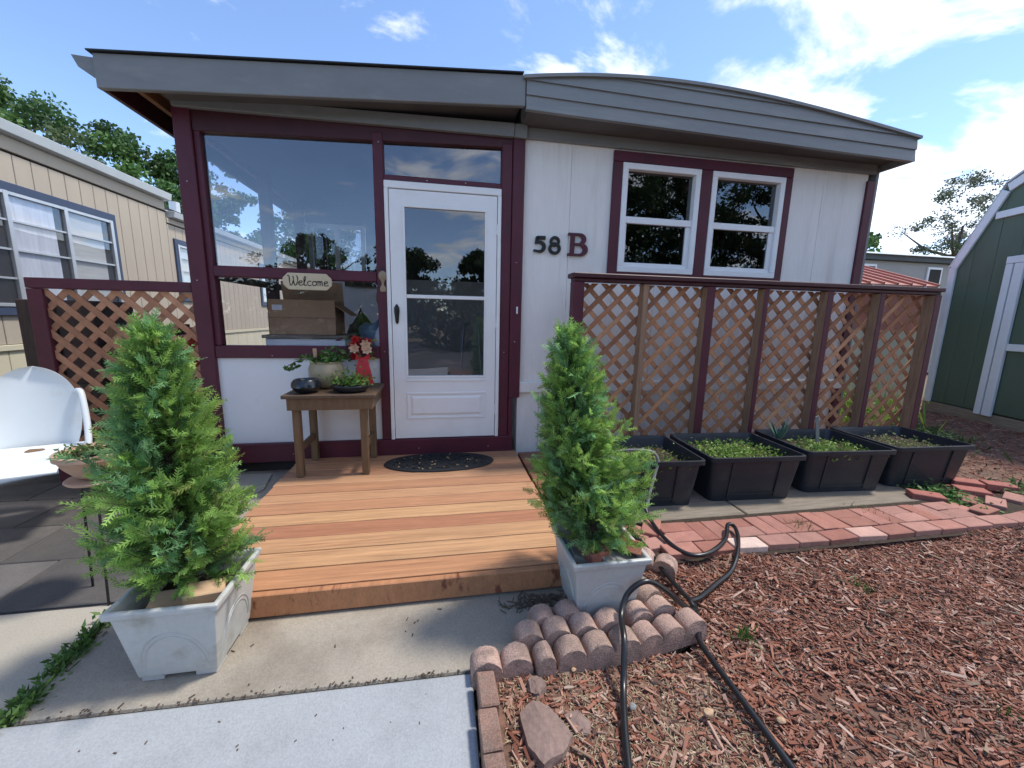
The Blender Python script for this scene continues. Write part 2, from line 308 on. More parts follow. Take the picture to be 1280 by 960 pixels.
def quads_obj(name, V, tint, material, parent=None, loc=(0, 0, 0), nv=4):
    """V: (n, nv, 3) separate faces, tint: (n, 3) true leaf colours"""
    n = len(V); me = bpy.data.meshes.new(name)
    me.vertices.add(n * nv); me.vertices.foreach_set('co', np.ascontiguousarray(V, dtype=np.float32).ravel())
    me.loops.add(n * nv); me.loops.foreach_set('vertex_index', np.arange(n * nv, dtype=np.int32))
    me.polygons.add(n); me.polygons.foreach_set('loop_start', np.arange(0, n * nv, nv, dtype=np.int32))
    me.update(calc_edges=True)
    at = me.attributes.new('tint', 'FLOAT_COLOR', 'POINT'); c = np.ones((n, nv, 4), np.float32); c[:, :, :3] = tint[:, None, :]
    at.data.foreach_set('color', c.ravel())
    me.materials.append(material)
    o = bpy.data.objects.new(name, me); COL.objects.link(o); o.location = loc
    if parent is not None: o.parent = parent
    return o
D = 3.377   # the plane of the front wall

# ================================================================== GROUND
def sheet(name, x0, x1, y0, y1, z, m, nx=1, ny=1, fn=None, parent=None):
    mb = MB(); vs = []
    for j in range(ny + 1):
        for i in range(nx + 1):
            x, y = x0 + (x1 - x0) * i / nx, y0 + (y1 - y0) * j / ny; vs.append((x, y, z + (fn(x, y) if fn else 0)))
    mb.add(vs, [(j * (nx + 1) + i, j * (nx + 1) + i + 1, (j + 1) * (nx + 1) + i + 1, (j + 1) * (nx + 1) + i) for j in range(ny) for i in range(nx)])
    o = mb.build(name, m); tag(o, kind='structure'); return o
sheet('ground', -300, 300, -300, 300, -0.10, M_GROUND)
sheet('driveway', -9.0, -1.42, 1.875, 40, -0.030, M_DRIVE)
strip = MB().box(-9.0, -1.405, -3.0, 1.865, -0.08, -0.020).build('concrete_strip', M_STRIP); tag(strip, kind='structure')
pad = MB().prism([(-1.36, 1.30), (0.10, 1.262), (0.30, 1.262), (0.62, 1.20), (1.03, 1.30), (1.03, 3.6), (-2.30, 3.6), (-1.72, 2.60), (-1.40, 1.80)], 'z', -0.09, 0.0).build('concrete_pad', M_PAD, bevel=0.012, seg=2); tag(pad, kind='structure')
walk = MB().prism([(-3.6, 1.345), (-1.36, 1.285), (0.10, 1.247), (0.10, -3.5), (-3.6, -3.5)], 'z', -0.09, 0.006).build('front_walk', M_WALK, bevel=0.01, seg=2); tag(walk, kind='structure')
def bedz(x, y): return 0.012 * math.sin(x * 3.1 + 1.3 * y) + 0.010 * math.sin(y * 5.3 - 2.0 * x) + 0.006 * math.sin(x * 11 + y * 9)
def bed(x, y): return bedz(x, y) - 0.0
sheet('mulch_bed', 0.16, 1.0, -3.0, 1.22, 0.0, M_MULCHBED, 20, 60, bed)
sheet('mulch_bed', 1.0, 9.2, -3.0, 1.80, 0.0, M_MULCHBED, 90, 52, bed)
sheet('street', -60, 60, -9.0, -3.1, -0.06, M_DRIVE)  # unseen dark ground, added so the glass has less bright earth to reflect
sheet('mulch_bed', 3.9, 9.2, 1.80, 8.5, 0.0, M_MULCHBED, 40, 40, bed)
sheet('side_yard', 1.03, 3.9, 1.80, 9.0, -0.02, M_MULCHBED, 4, 8)

# ================================================================== MOBILE HOME
home = thing('mobile_home', 'white mobile home with maroon trim, glazed porch and arched grey roof', 'house', (1.2, D, 0))
def part(mb, name, m, bevel=0.004, parent=None, **k): return mb.build(name, m, parent or home, bevel=bevel, **k)
# -- main wall strips with window openings
WX0, WX1, WZ0, WZ1 = 1.50, 3.14, 1.70, 2.64
xs = [0.66, 1.08, 1.50, 1.91, 2.32, 2.73, 3.14, 3.56, 4.05]
for i in range(len(xs) - 1):
    xa, xb = xs[i] + 0.001, xs[i + 1] - 0.001
    for z0, z1 in (((0.73, WZ0), (WZ1, 2.80)) if WX0 - 0.01 < (xa + xb) / 2 < WX1 else ((0.73, 2.80),)):
        part(MB().box(xa, xb, D, D + 0.06, z0, z1), 'wall_panel', M_WHITE, 0.003)
part(MB().box(0.66, 4.10, D + 0.06, D + 0.075, 0.0, 1.70).box(0.66, 4.10, D + 0.06, D + 0.075, 2.64, 2.9).box(0.66, 1.5, D + 0.06, D + 0.075, 1.7, 2.64).box(3.14, 4.10, D + 0.06, D + 0.075, 1.7, 2.64), 'wall_sheathing', M_WHITE, 0)
for i in range(17):
    x = 0.66 + i * 0.205
    if x < 4.0: part(MB().box(x + 0.002, min(x + 0.203, 4.07), D + 0.005, D + 0.05, -0.05, 0.64), 'skirting_panel', M_WHITE, 0.003)
part(MB().box(0.655, 4.10, D - 0.03, D + 0.05, 0.64, 0.735), 'skirting_cap', M_WHITE, 0.006)
part(MB().box(4.03, 4.12, D - 0.022, D + 0.07, -0.05, 2.66), 'corner_trim', M_MAROON)
part(MB().box(4.115, 4.15, D - 0.018, D + 0.09, -0.05, 2.78), 'corner_trim', M_GREY)
part(MB().box(4.09, 4.14, D + 0.09, 15.0, -0.05, 2.95), 'side_wall', M_WHITE, 0)
part(MB().box(0.66, 0.72, D + 0.08, 15.0, -0.05, 3.0), 'side_wall', M_WHITE, 0)
part(MB().box(0.66, 4.14, 15.0, 15.06, -0.05, 2.95), 'rear_wall', M_WHITE, 0)
part(MB().box(0.72, 4.09, D + 0.08, 15.0, 0.62, 0.68), 'inner_floor', M_DARK, 0)
part(MB().box(0.72, 4.09, 5.8, 5.85, 0.68, 2.9), 'inner_wall', M_DARK, 0)
# eave band at the wall, soffit, fascia courses, arched roof
part(MB().box(0.69, 4.10, D - 0.03, D - 0.003, 2.715, 2.80), 'frieze_board', M_GREY, 0.004)
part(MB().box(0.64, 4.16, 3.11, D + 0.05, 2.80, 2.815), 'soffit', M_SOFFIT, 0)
ax_ = np.array([0.62, 1.37, 2.18, 3.09, 4.17]); az_ = np.array([3.02, 3.108, 3.125, 3.07, 2.955]); pc = np.polyfit(ax_, az_, 4)
def arch(x): return float(np.polyval(pc, x))
def bot(x): return 2.80 - 0.055 * (x - 0.62) / 3.55
nX = 36
for k in range(4):
    mb = MB(); vs = []; cols = []
    for i in range(nX + 1):
        x = 0.625 + (4.17 - 0.625) * i / nX
        lo = bot(x) + 0.098 * k; hi = min(bot(x) + 0.098 * (k + 1), arch(x) - 0.004)
        if hi - lo > 0.004: cols.append((x, lo, hi))
    for x, lo, hi in cols: vs += [(x, 3.088, lo), (x, 3.100, hi), (x, 3.125, hi), (x, 3.125, lo)]
    fs = []
    for i in range(len(cols) - 1):
        for q in range(4): fs.append((4 * i + q, 4 * i + 4 + q, 4 * i + 4 + (q + 1) % 4, 4 * i + (q + 1) % 4))
    fs += [(0, 1, 2, 3), tuple(4 * len(cols) - 1 - q for q in range(4))]
    part(mb.add(vs, fs), 'fascia_course', M_GREYMET, 0)
top = [(0.60 + (4.19 - 0.60) * i / 40, arch(0.60 + (4.19 - 0.60) * i / 40)) for i in range(41)]
part(MB().prism(top + [(x, z - 0.022) for x, z in top[::-1]], 'y', 3.075, 15.1), 'roof', M_GREYMET, 0)
part(MB().box(4.145, 4.17, 3.126, 15.0, 2.745, 2.93), 'side_fascia', M_GREYMET, 0)
# -- windows
part(MB().box(1.44, 3.20, D - 0.025, D - 0.002, 2.615, 2.70), 'window_trim', M_MAROON)
for x0, x1 in ((1.44, 1.525), (2.265, 2.375), (3.125, 3.20)): part(MB().box(x0, x1, D - 0.025, D - 0.002, 1.64, 2.613), 'window_trim', M_MAROON)
part(MB().box(1.527, 2.263, D - 0.025, D - 0.002, 1.64, 1.715).box(2.377, 3.123, D - 0.025, D - 0.002, 1.64, 1.715), 'window_sill', M_MAROON)
for x0, x1 in ((1.527, 2.263), (2.377, 3.123)):
    mb = MB(); t = 0.05
    mb.box(x0, x1, D - 0.03, D + 0.05, 2.612 - t, 2.612).box(x0, x1, D - 0.03, D + 0.05, 1.717, 1.717 + t)
    mb.box(x0, x0 + t, D - 0.03, D + 0.05, 1.717 + t, 2.612 - t).box(x1 - t, x1, D - 0.03, D + 0.05, 1.717 + t, 2.612 - t)
    fr = part(mb, 'window', M_VINYL, 0.004)
    zm = 2.155
    up = MB().box(x0 + t, x1 - t, D - 0.018, D + 0.02, zm - 0.025, zm + 0.03).build('meeting_rail', M_VINYL, fr, bevel=0.003)
    mb = MB(); a_, b_, c_, d_ = x0 + t, x1 - t, 1.717 + t, zm - 0.025; s_ = 0.035
    mb.box(a_, b_, D - 0.008, D + 0.02, c_, c_ + s_).box(a_, a_ + s_ * .6, D - 0.008, D + 0.02, c_ + s_, d_).box(b_ - s_ * 1.3, b_, D - 0.008, D + 0.02, c_ + s_, d_)
    mb.build('lower_sash', M_VINYL, fr, bevel=0.003)
    MB().box(x0 + t, x1 - t, D + 0.024, D + 0.028, zm + 0.03, 2.612 - t).build('pane', M_GLASSH, fr)
    MB().box(a_ + s_ * .6, b_ - s_ * 1.3, D + 0.004, D + 0.008, c_ + s_, d_).build('pane', M_GLASSH, fr)
# drapes hanging inside
for x0, x1 in ((2.80, 3.10), (1.95, 2.06)):
    pts = [(x0 + (x1 - x0) * i / 30, D + 0.16 + 0.02 * math.sin(i * 1.3)) for i in range(31)]
    part(MB().prism(pts + [(x, y + 0.006) for x, y in pts[::-1]], 'z', 1.72, 2.62), 'curtain', M_CLOTH, 0)
# -- house number
def arc(cx, cz, rx, rz_, a0, a1, n=14): return [(cx + rx * math.cos(math.radians(a0 + (a1 - a0) * i / n)), cz + rz_ * math.sin(math.radians(a0 + (a1 - a0) * i / n))) for i in range(n + 1)]
y0, y1 = D - 0.022, D - 0.002
mb = MB(); mb.ribbon([(0.800, 1.965), (0.872, 1.968)], 0.028, y0, y1); mb.ribbon([(0.800, 1.972), (0.793, 1.915)], 0.022, y0, y1)
mb.ribbon([(0.792, 1.922)] + arc(0.822, 1.893, 0.040, 0.038, 110, -110, 16) + [(0.772, 1.862)], [0.014] + [0.018 + 0.014 * math.sin(PI * i / 16) for i in range(17)] + [0.016], y0 + 0.001, y1)
part(mb, 'house_number', M_INK, 0)
mb = MB(); mb.ribbon(arc(0.955, 1.943, 0.034, 0.032, 0, 348, 20), 0.022, y0, y1, True); mb.ribbon(arc(0.955, 1.885, 0.042, 0.038, 0, 348, 20), 0.025, y0 + 0.001, y1, True)
part(mb, 'house_number', M_INK, 0)
mb = MB(); mb.ribbon([(1.108, 1.835), (1.112, 2.015)], 0.036, y0 - 0.004, y1)
mb.ribbon([(1.070, 1.842), (1.175, 1.842)], 0.018, y0 - 0.005, y1); mb.ribbon([(1.070, 2.010), (1.170, 2.010)], 0.018, y0 - 0.005, y1); mb.ribbon([(1.115, 1.930), (1.175, 1.930)], 0.016, y0 - 0.005, y1)
mb.ribbon(arc(1.160, 1.970, 0.052, 0.040, 90, -90), [0.016 + 0.022 * math.sin(PI * i / 14) for i in range(15)], y0 - 0.0045, y1)
mb.ribbon(arc(1.165, 1.886, 0.064, 0.045, 90, -90), [0.016 + 0.026 * math.sin(PI * i / 14) for i in range(15)], y0 - 0.0043, y1)
part(mb, 'house_letter', M_MAROON, 0)
# -- glazed porch: posts and rails
ML, MR, DL, DR = -1.76, 0.66, -0.44, 0.50
part(MB().box(-1.815, -1.705, D - 0.045, D + 0.07, 0.06, 2.70), 'corner_post', M_MAROON, 0.006)
part(MB().box(-1.705, -1.665, D - 0.02, D + 0.06, 1.04, 2.56), 'window_stop', M_MAROON)
part(MB().box(-0.50, -0.425, D - 0.035, D + 0.07, 0.25, 2.65), 'mullion_post', M_MAROON, 0.005)
part(MB().box(0.49, 0.575, D - 0.035, D + 0.07, 0.25, 2.66), 'door_post', M_MAROON, 0.005)
part(MB().box(0.578, 0.675, D - 0.045, D + 0.06, 0.60, 2.70), 'corner_post', M_MAROON, 0.006)
part(MB().box(0.578, 0.615, D - 0.045, D + 0.06, 0.13, 0.598), 'corner_post', M_MAROON, 0.006)
part(MB().hexa([(-1.705, D - 0.028, 2.545), (0.577, D - 0.028, 2.635), (0.577, D + 0.07, 2.635), (-1.705, D + 0.07, 2.545), (-1.705, D - 0.028, 2.70), (0.577, D - 0.028, 2.745), (0.577, D + 0.07, 2.745), (-1.705, D + 0.07, 2.70)]), 'header', M_MAROON_DK, 0.004)
part(MB().hexa([(-1.80, D - 0.07, 2.675), (0.58, D - 0.07, 2.70), (0.58, D - 0.03, 2.70), (-1.80, D - 0.03, 2.675), (-1.80, D - 0.07, 2.745), (0.58, D - 0.07, 2.80), (0.58, D - 0.03, 2.80), (-1.80, D - 0.03, 2.745)]), 'frieze_board', M_GREY, 0.004)
part(MB().box(0.583, 0.685, D - 0.065, D - 0.02, 2.70, 2.80), 'frieze_board', M_GREY, 0.004)
part(MB().box(-1.665, -0.50, D - 0.03, D + 0.06, 1.555, 1.635), 'middle_rail', M_MAROON, 0.006)
part(MB().box(-1.705, -0.50, D - 0.036, D + 0.06, 0.945, 1.04), 'lower_rail', M_MAROON, 0.006)
part(MB().box(-0.425, 0.49, D - 0.03, D + 0.06, 2.315, 2.36), 'door_head', M_MAROON, 0.004)
part(MB().box(-1.705, -0.50, D - 0.012, D + 0.05, 0.25, 0.944), 'lower_panel', M_PANEL, 0)
part(MB().box(-1.815, 0.620, D - 0.05, D + 0.07, 0.095, 0.252), 'base_board', M_MAROON, 0.006)
part(MB().box(-1.75, 0.60, D + 0.02, D + 0.06, -0.05, 0.094), 'crawl_gap_shade', M_DARK, 0)  # dark strip standing in for the shade under the base board
for x0, x1, z0, z1, gm in ((-1.665, -0.50, 1.635, 2.60, M_GLASSU), (-1.665, -0.50, 1.04, 1.555, M_GLASS), (-0.425, 0.49, 2.36, 2.64, M_GLASSU)):
    part(MB().box(x0, x1, D + 0.012, D + 0.016, z0, z1), 'pane', gm, 0)
part(MB().box(0.628, 0.642, D - 0.056, D - 0.045, 1.33, 1.39), 'doorbell', M_PANEL, 0.003)
part(MB().lathe([(0.006, 0), (0.006, 0.006)], (0.62, D - 0.05, 1.09), 10), 'nail_head', M_ALU, 0)
for x, z in ((-1.76, 0.42), (-1.757, 0.95), (-1.765, 1.52), (-1.76, 2.2), (-1.30, 0.965), (-0.46, 1.0), (-0.455, 2.58), (-0.1, 2.335), (0.2, 2.34), (0.53, 1.0), (0.62, 1.75), (-1.2, 0.16), (-0.2, 0.17), (0.4, 0.165)):
    part(MB().lathe([(0.0045, 0), (0.0045, 0.005)], (x, D - 0.0505 if abs(x) > .6 or z < .2 else D - 0.037, z - .002), 8, sy=.6), 'nail_head', M_ALU, 0)
# -- storm door
dr = part(MB().box(-0.425, 0.488, D - 0.05, D + 0.03, 2.262, 2.315).box(-0.425, -0.395, D - 0.05, D + 0.03, 0.253, 2.262).box(0.458, 0.488, D - 0.05, D + 0.03, 0.253, 2.262), 'door_frame', M_DOOR, 0.004)
mb = MB(); GX0, GX1, GZ0, GZ1, Y0, Y1 = -0.275, 0.355, 0.80, 2.13, D - 0.045, D
X0_, X1_, Z0_, Z1_ = -0.39, 0.453, 0.262, 2.255
mb.box(X0_, GX0, Y0, Y1, Z0_, Z1_).box(GX1, X1_, Y0, Y1, Z0_, Z1_).box(GX0, GX1, Y0, Y1, GZ1, Z1_).box(GX0, GX1, Y0, Y1, Z0_, GZ0)
dl = part(mb, 'door', M_DOOR, 0)
mb = MB()
for (x0, x1, z0, z1, pr) in ((-0.29, 0.37, 0.43, 0.66, 0.008),):
    for q in ((x0, x1, z1 - 0.018, z1), (x0, x1, z0, z0 + 0.018), (x0, x0 + 0.018, z0 + 0.018, z1 - 0.018), (x1 - 0.018, x1, z0 + 0.018, z1 - 0.018)): mb.box(q[0], q[1], Y0 - pr, Y0 - 0.0005, q[2], q[3])
    mb.hexa([(x0 + 0.05, Y0 - 0.010, z0 + 0.05), (x1 - 0.05, Y0 - 0.010, z0 + 0.05), (x1 - 0.03, Y0 - 0.0005, z0 + 0.03), (x0 + 0.03, Y0 - 0.0005, z0 + 0.03), (x0 + 0.05, Y0 - 0.010, z1 - 0.05), (x1 - 0.05, Y0 - 0.010, z1 - 0.05), (x1 - 0.03, Y0 - 0.0005, z1 - 0.03), (x0 + 0.03, Y0 - 0.0005, z1 - 0.03)])
mb.build('raised_panel', M_DOOR, dl, bevel=0.003)
mb = MB(); s_ = 0.016
mb.box(GX0 - s_, GX1 + s_, Y0 - 0.006, Y0 - 0.0005, GZ1, GZ1 + s_).box(GX0 - s_, GX1 + s_, Y0 - 0.006, Y0 - 0.0005, GZ0 - s_, GZ0).box(GX0 - s_, GX0, Y0 - 0.006, Y0 - 0.0005, GZ0, GZ1).box(GX1, GX1 + s_, Y0 - 0.006, Y0 - 0.0005, GZ0, GZ1)
mb.box(GX0, GX1, Y0 + 0.002, Y0 + 0.03, 1.437, 1.465).box(GX0 - 0.02, GX1 + 0.02, Y0 - 0.008, Y0 - 0.001, 0.755, 0.775)
mb.build('glass_bead', M_DOOR, dl, bevel=0.002)
MB().box(GX0, GX1, Y0 + 0.012, Y0 + 0.016, 1.465, GZ1).build('pane', M_GLASSD, dl)
MB().box(GX0, GX1, Y0 + 0.020, Y0 + 0.024, GZ0, 1.437).build('pane', M_GLASSD, dl)
mb = MB(); mb.lathe([(0.001, -0.075), (0.012, -0.06), (0.016, -0.02), (0.022, 0.03), (0.02, 0.06), (0.004, 0.085)], (-0.352, Y0 - 0.008, 1.30), 12, sy=0.35)
mb.tube([(-0.352, Y0 - 0.008, 1.355), (-0.352, Y0 - 0.035, 1.35), (-0.352, Y0 - 0.04, 1.31), (-0.352, Y0 - 0.03, 1.26), (-0.352, Y0 - 0.008, 1.25)], 0.006, 8)
mb.build('handle', M_BLACKMETAL, dl, smooth=True)
mb = MB()
for z in (0.5, 1.25, 2.0): mb.tube([(0.456, Y0 - 0.003, z - 0.04), (0.456, Y0 - 0.003, z + 0.04)], 0.006, 8)
mb.build('hinge', M_DOOR, dl)
# -- porch sides, floor, ceiling, back wall
part(MB().box(-1.80, 0.64, D + 0.075, 6.0, 0.12, 0.18), 'porch_floor', M_FLOOR, 0)
for y in (4.62, 5.60, 6.60): part(MB().box(-1.80, -1.70, y - 0.045, y + 0.045, 0.18, 2.80), 'side_post', M_MAROON_DK, 0.004)
part(MB().box(-1.79, -1.71, D + 0.075, 4.575, 1.545, 1.60).box(-1.79, -1.71, 4.665, 5.555, 1.545, 1.60), 'side_rail', M_DARKWOOD, 0.004)
part(MB().box(-1.79, -1.71, D + 0.075, 4.575, 0.18, 0.92).box(-1.79, -1.71, 4.665, 5.555, 0.18, 0.92), 'side_panel', M_DARKWOOD, 0)
mb = MB(); mb.box(-1.71, -0.98, 5.70, 5.76, 0.18, 1.75).box(-0.98, 0.64, 5.70, 5.76, 0.18, 1.78)
part(mb, 'porch_back_wall', M_PANEL, 0)
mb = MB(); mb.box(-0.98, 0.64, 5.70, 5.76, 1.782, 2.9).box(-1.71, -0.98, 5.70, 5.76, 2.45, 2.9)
part(mb, 'porch_back_wall', M_DARK, 0)  # upper wall coloured near-black to stand for the unlit porch inside
mb = MB(); q0, q1, r0, r1 = -1.68, -0.985, 1.76, 2.44
mb.box(q0, q1, 5.67, 5.72, r1 - 0.05, r1).box(q0, q1, 5.67, 5.72, r0, r0 + 0.05).box(q0, q0 + 0.05, 5.67, 5.72, r0 + 0.05, r1 - 0.05).box(q1 - 0.05, q1, 5.67, 5.72, r0 + 0.05, r1 - 0.05).box(-1.36, -1.31, 5.67, 5.72, r0 + 0.05, r1 - 0.05)
pw_ = part(mb, 'porch_window', M_VINYL, 0.004)
MB().box(q0 + 0.05, q1 - 0.05, 5.74, 5.745, r0 + 0.05, r1 - 0.05).build('pane', M_GLASSD, pw_)
# porch roof: slab sloping to the left, decking below, fascias
def rz_(x): return 2.837 + (x + 2.08) * (3.03 - 2.837) / 2.70
def slab(x0, x1, y0, y1, t0, t1):
    return MB().hexa([(x0, y0, rz_(x0) + t0), (x1, y0, rz_(x1) + t0), (x1, y1, rz_(x1) + t0), (x0, y1, rz_(x0) + t0), (x0, y0, rz_(x0) + t1), (x1, y0, rz_(x1) + t1), (x1, y1, rz_(x1) + t1), (x0, y1, rz_(x0) + t1)])
part(slab(-2.10, 0.60, 3.08, 7.0, 0.002, 0.010), 'porch_roof', M_BLACKTRIM, 0)
part(slab(-2.045, 0.60, 3.14, 7.0, -0.06, 0.0), 'roof_decking', M_ROOFWOOD, 0)
part(MB().hexa([(-2.08, 3.10, 2.643), (0.62, 3.10, 2.824), (0.62, 3.137, 2.824), (-2.08, 3.137, 2.643), (-2.08, 3.10, 2.837), (0.62, 3.10, 3.028), (0.62, 3.137, 3.028), (-2.08, 3.137, 2.837)]), 'fascia_board', M_GREY, 0.004)
part(MB().box(-2.078, -2.045, 3.14, 7.0, 2.645, 2.836), 'side_fascia', M_MAROON_DK, 0.003)
part(MB().prism([(-2.082, 2.825), (-2.215, 2.83), (-2.185, 2.765), (-2.082, 2.70)], 'y', 3.13, 7.0), 'eave_gutter', M_GREY, 0.003)
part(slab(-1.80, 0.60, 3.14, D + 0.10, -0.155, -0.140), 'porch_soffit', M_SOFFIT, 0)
part(MB().box(-1.79, 0.64, D + 0.11, 6.9, 2.66, 2.68), 'porch_ceiling', M_DARK, 0)  # shade put into the colour: near-black so the upper glass looks deep
for i in range(1):
    x = -1.95 + i * 0.55
    part(MB().beam((x, 3.14, rz_(x) - 0.095), (x, 6.9, rz_(x) - 0.095), 0.04, 0.07), 'rafter', M_GREY if i else M_ROOFWOOD, 0.003)

# ================================================================== THINGS HELD BY THE HOUSE
sg = thing('welcome_sign', 'cream eight-sided Welcome sign hung on the maroon window rail', 'sign', (-1.01, D - 0.04, 1.47))
sx0, sx1, sz0, sz1, c_ = -1.185, -0.835, 1.475, 1.600, 0.038
MB().prism([(sx0 + c_, sz0), (sx1 - c_, sz0), (sx1, sz0 + c_), (sx1, sz1 - c_), (sx1 - c_, sz1), (sx0 + c_, sz1), (sx0, sz1 - c_), (sx0, sz0 + c_)], 'y', D - 0.052, D - 0.037).build('board', M_SIGN, sg, bevel=0.003)
G = {'W': [[(0, 0.92), (.1, 1.0), (.18, .9), (.2, .3), (.3, 0.0), (.45, .15), (.55, .5)], [(.5, .95), (.58, .85), (.6, .3), (.72, 0), (.9, .2), (1.0, .6), (.95, .95), (.85, 1.0)]],
     'e': [[(0, .27), (.3, .33), (.42, .45), (.3, .55), (.1, .45), (.05, .2), (.2, .02), (.5, .12)]],
     'l': [[(0, .12), (.2, .6), (.28, .95), (.16, 1.0), (.1, .6), (.12, .15), (.22, 0), (.36, .12)]],
     'c': [[(.42, .45), (.3, .55), (.1, .45), (.05, .2), (.2, .02), (.46, .12)]],
     'o': [[(.25, .55), (.08, .42), (.06, .15), (.24, .02), (.42, .15), (.42, .42), (.25, .55), (.5, .47)]],
     'm': [[(0, .5), (.06, .5), (.06, 0)], [(.06, .35), (.2, .55), (.28, .45), (.28, 0)], [(.28, .35), (.42, .55), (.5, .45), (.5, .08), (.6, .05)]]}
cx = -1.150; sc_ = 0.076; mb = MB(); yq = D - 0.0535
for ch, wd in (('W', 1.05), ('e', .5), ('l', .4), ('c', .5), ('o', .53), ('m', .66), ('e', .5)):
    for st_ in G[ch]:
        P = [(cx + u * sc_ * (0.95 if ch == 'W' else 0.92), 1.507 + v * sc_ * (0.95 if ch == 'W' else 0.85), 0) for u, v in st_]
        P = spline(P, 4); mb.ribbon([(p.x, p.y) for p in P], [0.0042 + 0.0035 * abs(math.sin(i * 0.5)) for i in range(len(P))], yq, yq + 0.002)
    cx += wd * sc_ * 0.93
mb.build('lettering', M_INK, sg)
ch = thing('door_charm', 'small antique bell charm hanging beside the white door', 'ornament', (-0.455, D - 0.05, 1.49))
MB().lathe([(0.001, 0), (0.020, 0.006), (0.024, 0.03), (0.018, 0.045), (0.008, 0.06), (0.012, 0.085), (0.028, 0.105), (0.034, 0.13), (0.026, 0.155), (0.004, 0.168)], (-0.455, D - 0.045, 1.475), 14, sy=0.4).build('bell', M_BRASS, ch, smooth=True)
MB().tube([(-0.455, D - 0.042, 1.64), (-0.458, D - 0.040, 1.665), (-0.455, D - 0.034, 1.67)], 0.003, 6).build('hook', M_BLACKMETAL, ch)
# -- inside the porch
bxc = thing('cardboard_box', 'brown cardboard box with open flaps inside the glazed porch', 'box', (-1.17, 3.85, 1.115))
mb = MB(); x0, x1, y0_, y1_, z0, z1 = -1.44, -0.91, 3.68, 4.02, 1.115, 1.41
mb.box(x0, x1, y0_, y0_ + 0.008, z0, z1).box(x0, x1, y1_ - 0.008, y1_, z0, z1).box(x0, x0 + 0.008, y0_ + 0.008, y1_ - 0.008, z0, z1).box(x1 - 0.008, x1, y0_ + 0.008, y1_ - 0.008, z0, z1).box(x0 + 0.01, x1 - 0.01, y0_ + 0.01, y1_ - 0.01, z0, z0 + 0.008)
mb.build('carton', M_CARD, bxc)
MB().obox((-1.19, 4.06, 1.49), (0.53, 0.006, 0.2), (0.25, 0, 0.03)).build('flap', M_CARD, bxc)
MB().obox((-0.85, 3.85, 1.33), (0.17, 0.33, 0.006), (0, 0.6, 0)).build('flap', M_CARD, bxc)
MB().box(-1.41, -1.33, 3.676, 3.679, 1.32, 1.365).build('address_label', M_PANEL, bxc)
MB().box(-1.45, -0.90, 3.6765, 3.6785, 1.255, 1.262).build('tape', M_POSTWOOD, bxc)
cb = thing('white_cabinet', 'low white cabinet behind the porch window under the cardboard box', 'cabinet', (-1.16, 3.85, 0.18))
MB().box(-1.45, -0.82, 3.60, 4.08, 0.18, 1.085).build('carcass', M_DOOR, cb, bevel=0.005)
MB().box(-1.47, -0.80, 3.58, 4.10, 1.087, 1.113).build('cabinet_top', M_TIMBER, cb, bevel=0.004)
rk = thing('coat_rack', 'dark wooden coat rack with pegs on the porch back wall', 'rack', (-0.80, 4.9, 1.5))
MB().box(-1.25, -0.55, 5.62, 5.66, 1.66, 1.76).build('rack_board', M_DARKWOOD, rk, bevel=0.004)
mb = MB()
for x in (-1.15, -1.0, -0.85, -0.7): mb.tube([(x, 5.62, 1.71), (x, 5.56, 1.72)], 0.012, 8)
mb.build('peg', M_ALU, rk)
bg_ = thing('cloth_bag', 'blue and white cloth bag heaped behind the porch glass', 'bag', (-0.62, 4.0, 0.9))
def blob(mb, c, rx, ry, rz, seed, n=14, m=9, amp=0.18):
    q = random.Random(seed); ph = [q.uniform(0, 6) for _ in range(6)]; vs = []
    for j in range(m + 1):
        th = PI * j / m
        for i in range(n):
            fi = 2 * PI * i / n; k = 1 + amp * (math.sin(2 * fi + ph[0]) * math.sin(th * 2 + ph[1]) + 0.6 * math.sin(3 * fi + ph[2] + 2 * th) + 0.4 * math.sin(5 * th + ph[3]))
            vs.append((c[0] + rx * k * math.sin(th) * math.cos(fi), c[1] + ry * k * math.sin(th) * math.sin(fi), c[2] - rz * k * math.cos(th)))
    fs = [(j * n + i, j * n + (i + 1) % n, (j + 1) * n + (i + 1) % n, (j + 1) * n + i) for j in range(m) for i in range(n)]
    return mb.add(vs, fs)
blob(MB(), (-0.585, 4.0, 1.06), 0.16, 0.15, 0.17, 3, 18, 12, .34).build('bag_body', M_BLUE, bg_, smooth=True)
blob(MB(), (-0.54, 3.88, 1.05), 0.10, 0.08, 0.12, 5).build('white_cloth', M_PANEL, bg_, smooth=True)
cw = MB(); blob(cw, (-0.80, 4.25, 1.05), 0.13, 0.12, 0.26, 8); cwo = cw.build('dark_coat', M_CLOTH, smooth=True); tag(cwo, 'dark crumpled coat beside the cardboard box in the porch', 'coat')
fan = thing('wicker_fan', 'round wicker fan leaning near the door inside the porch', 'fan', (-0.52, 4.2, 1.28))
mb = MB(); ring = [(-0.53 + 0.11 * math.cos(t * PI / 10), 4.22, 1.46 + 0.14 * math.sin(t * PI / 10)) for t in range(21)]
mb.tube(ring, 0.008, 6, cap=False)
for k in range(-4, 5): mb.tube([(-0.53 + k * 0.022, 4.22, 1.46 - 0.14 * math.sqrt(1 - (k / 5) ** 2)), (-0.53 + k * 0.022, 4.22, 1.46 + 0.14 * math.sqrt(1 - (k / 5) ** 2))], 0.003, 5)
mb.build('fan_frame', M_BRASS, fan)
MB().tube([(-0.53, 4.22, 1.32), (-0.53, 4.25, 0.18)], 0.012, 8).build('handle', M_DARKWOOD, fan)
ld = thing('step_ladder', 'pale folded step ladder seen through the storm door glass', 'ladder', (0.2, 4.4, 0.18))
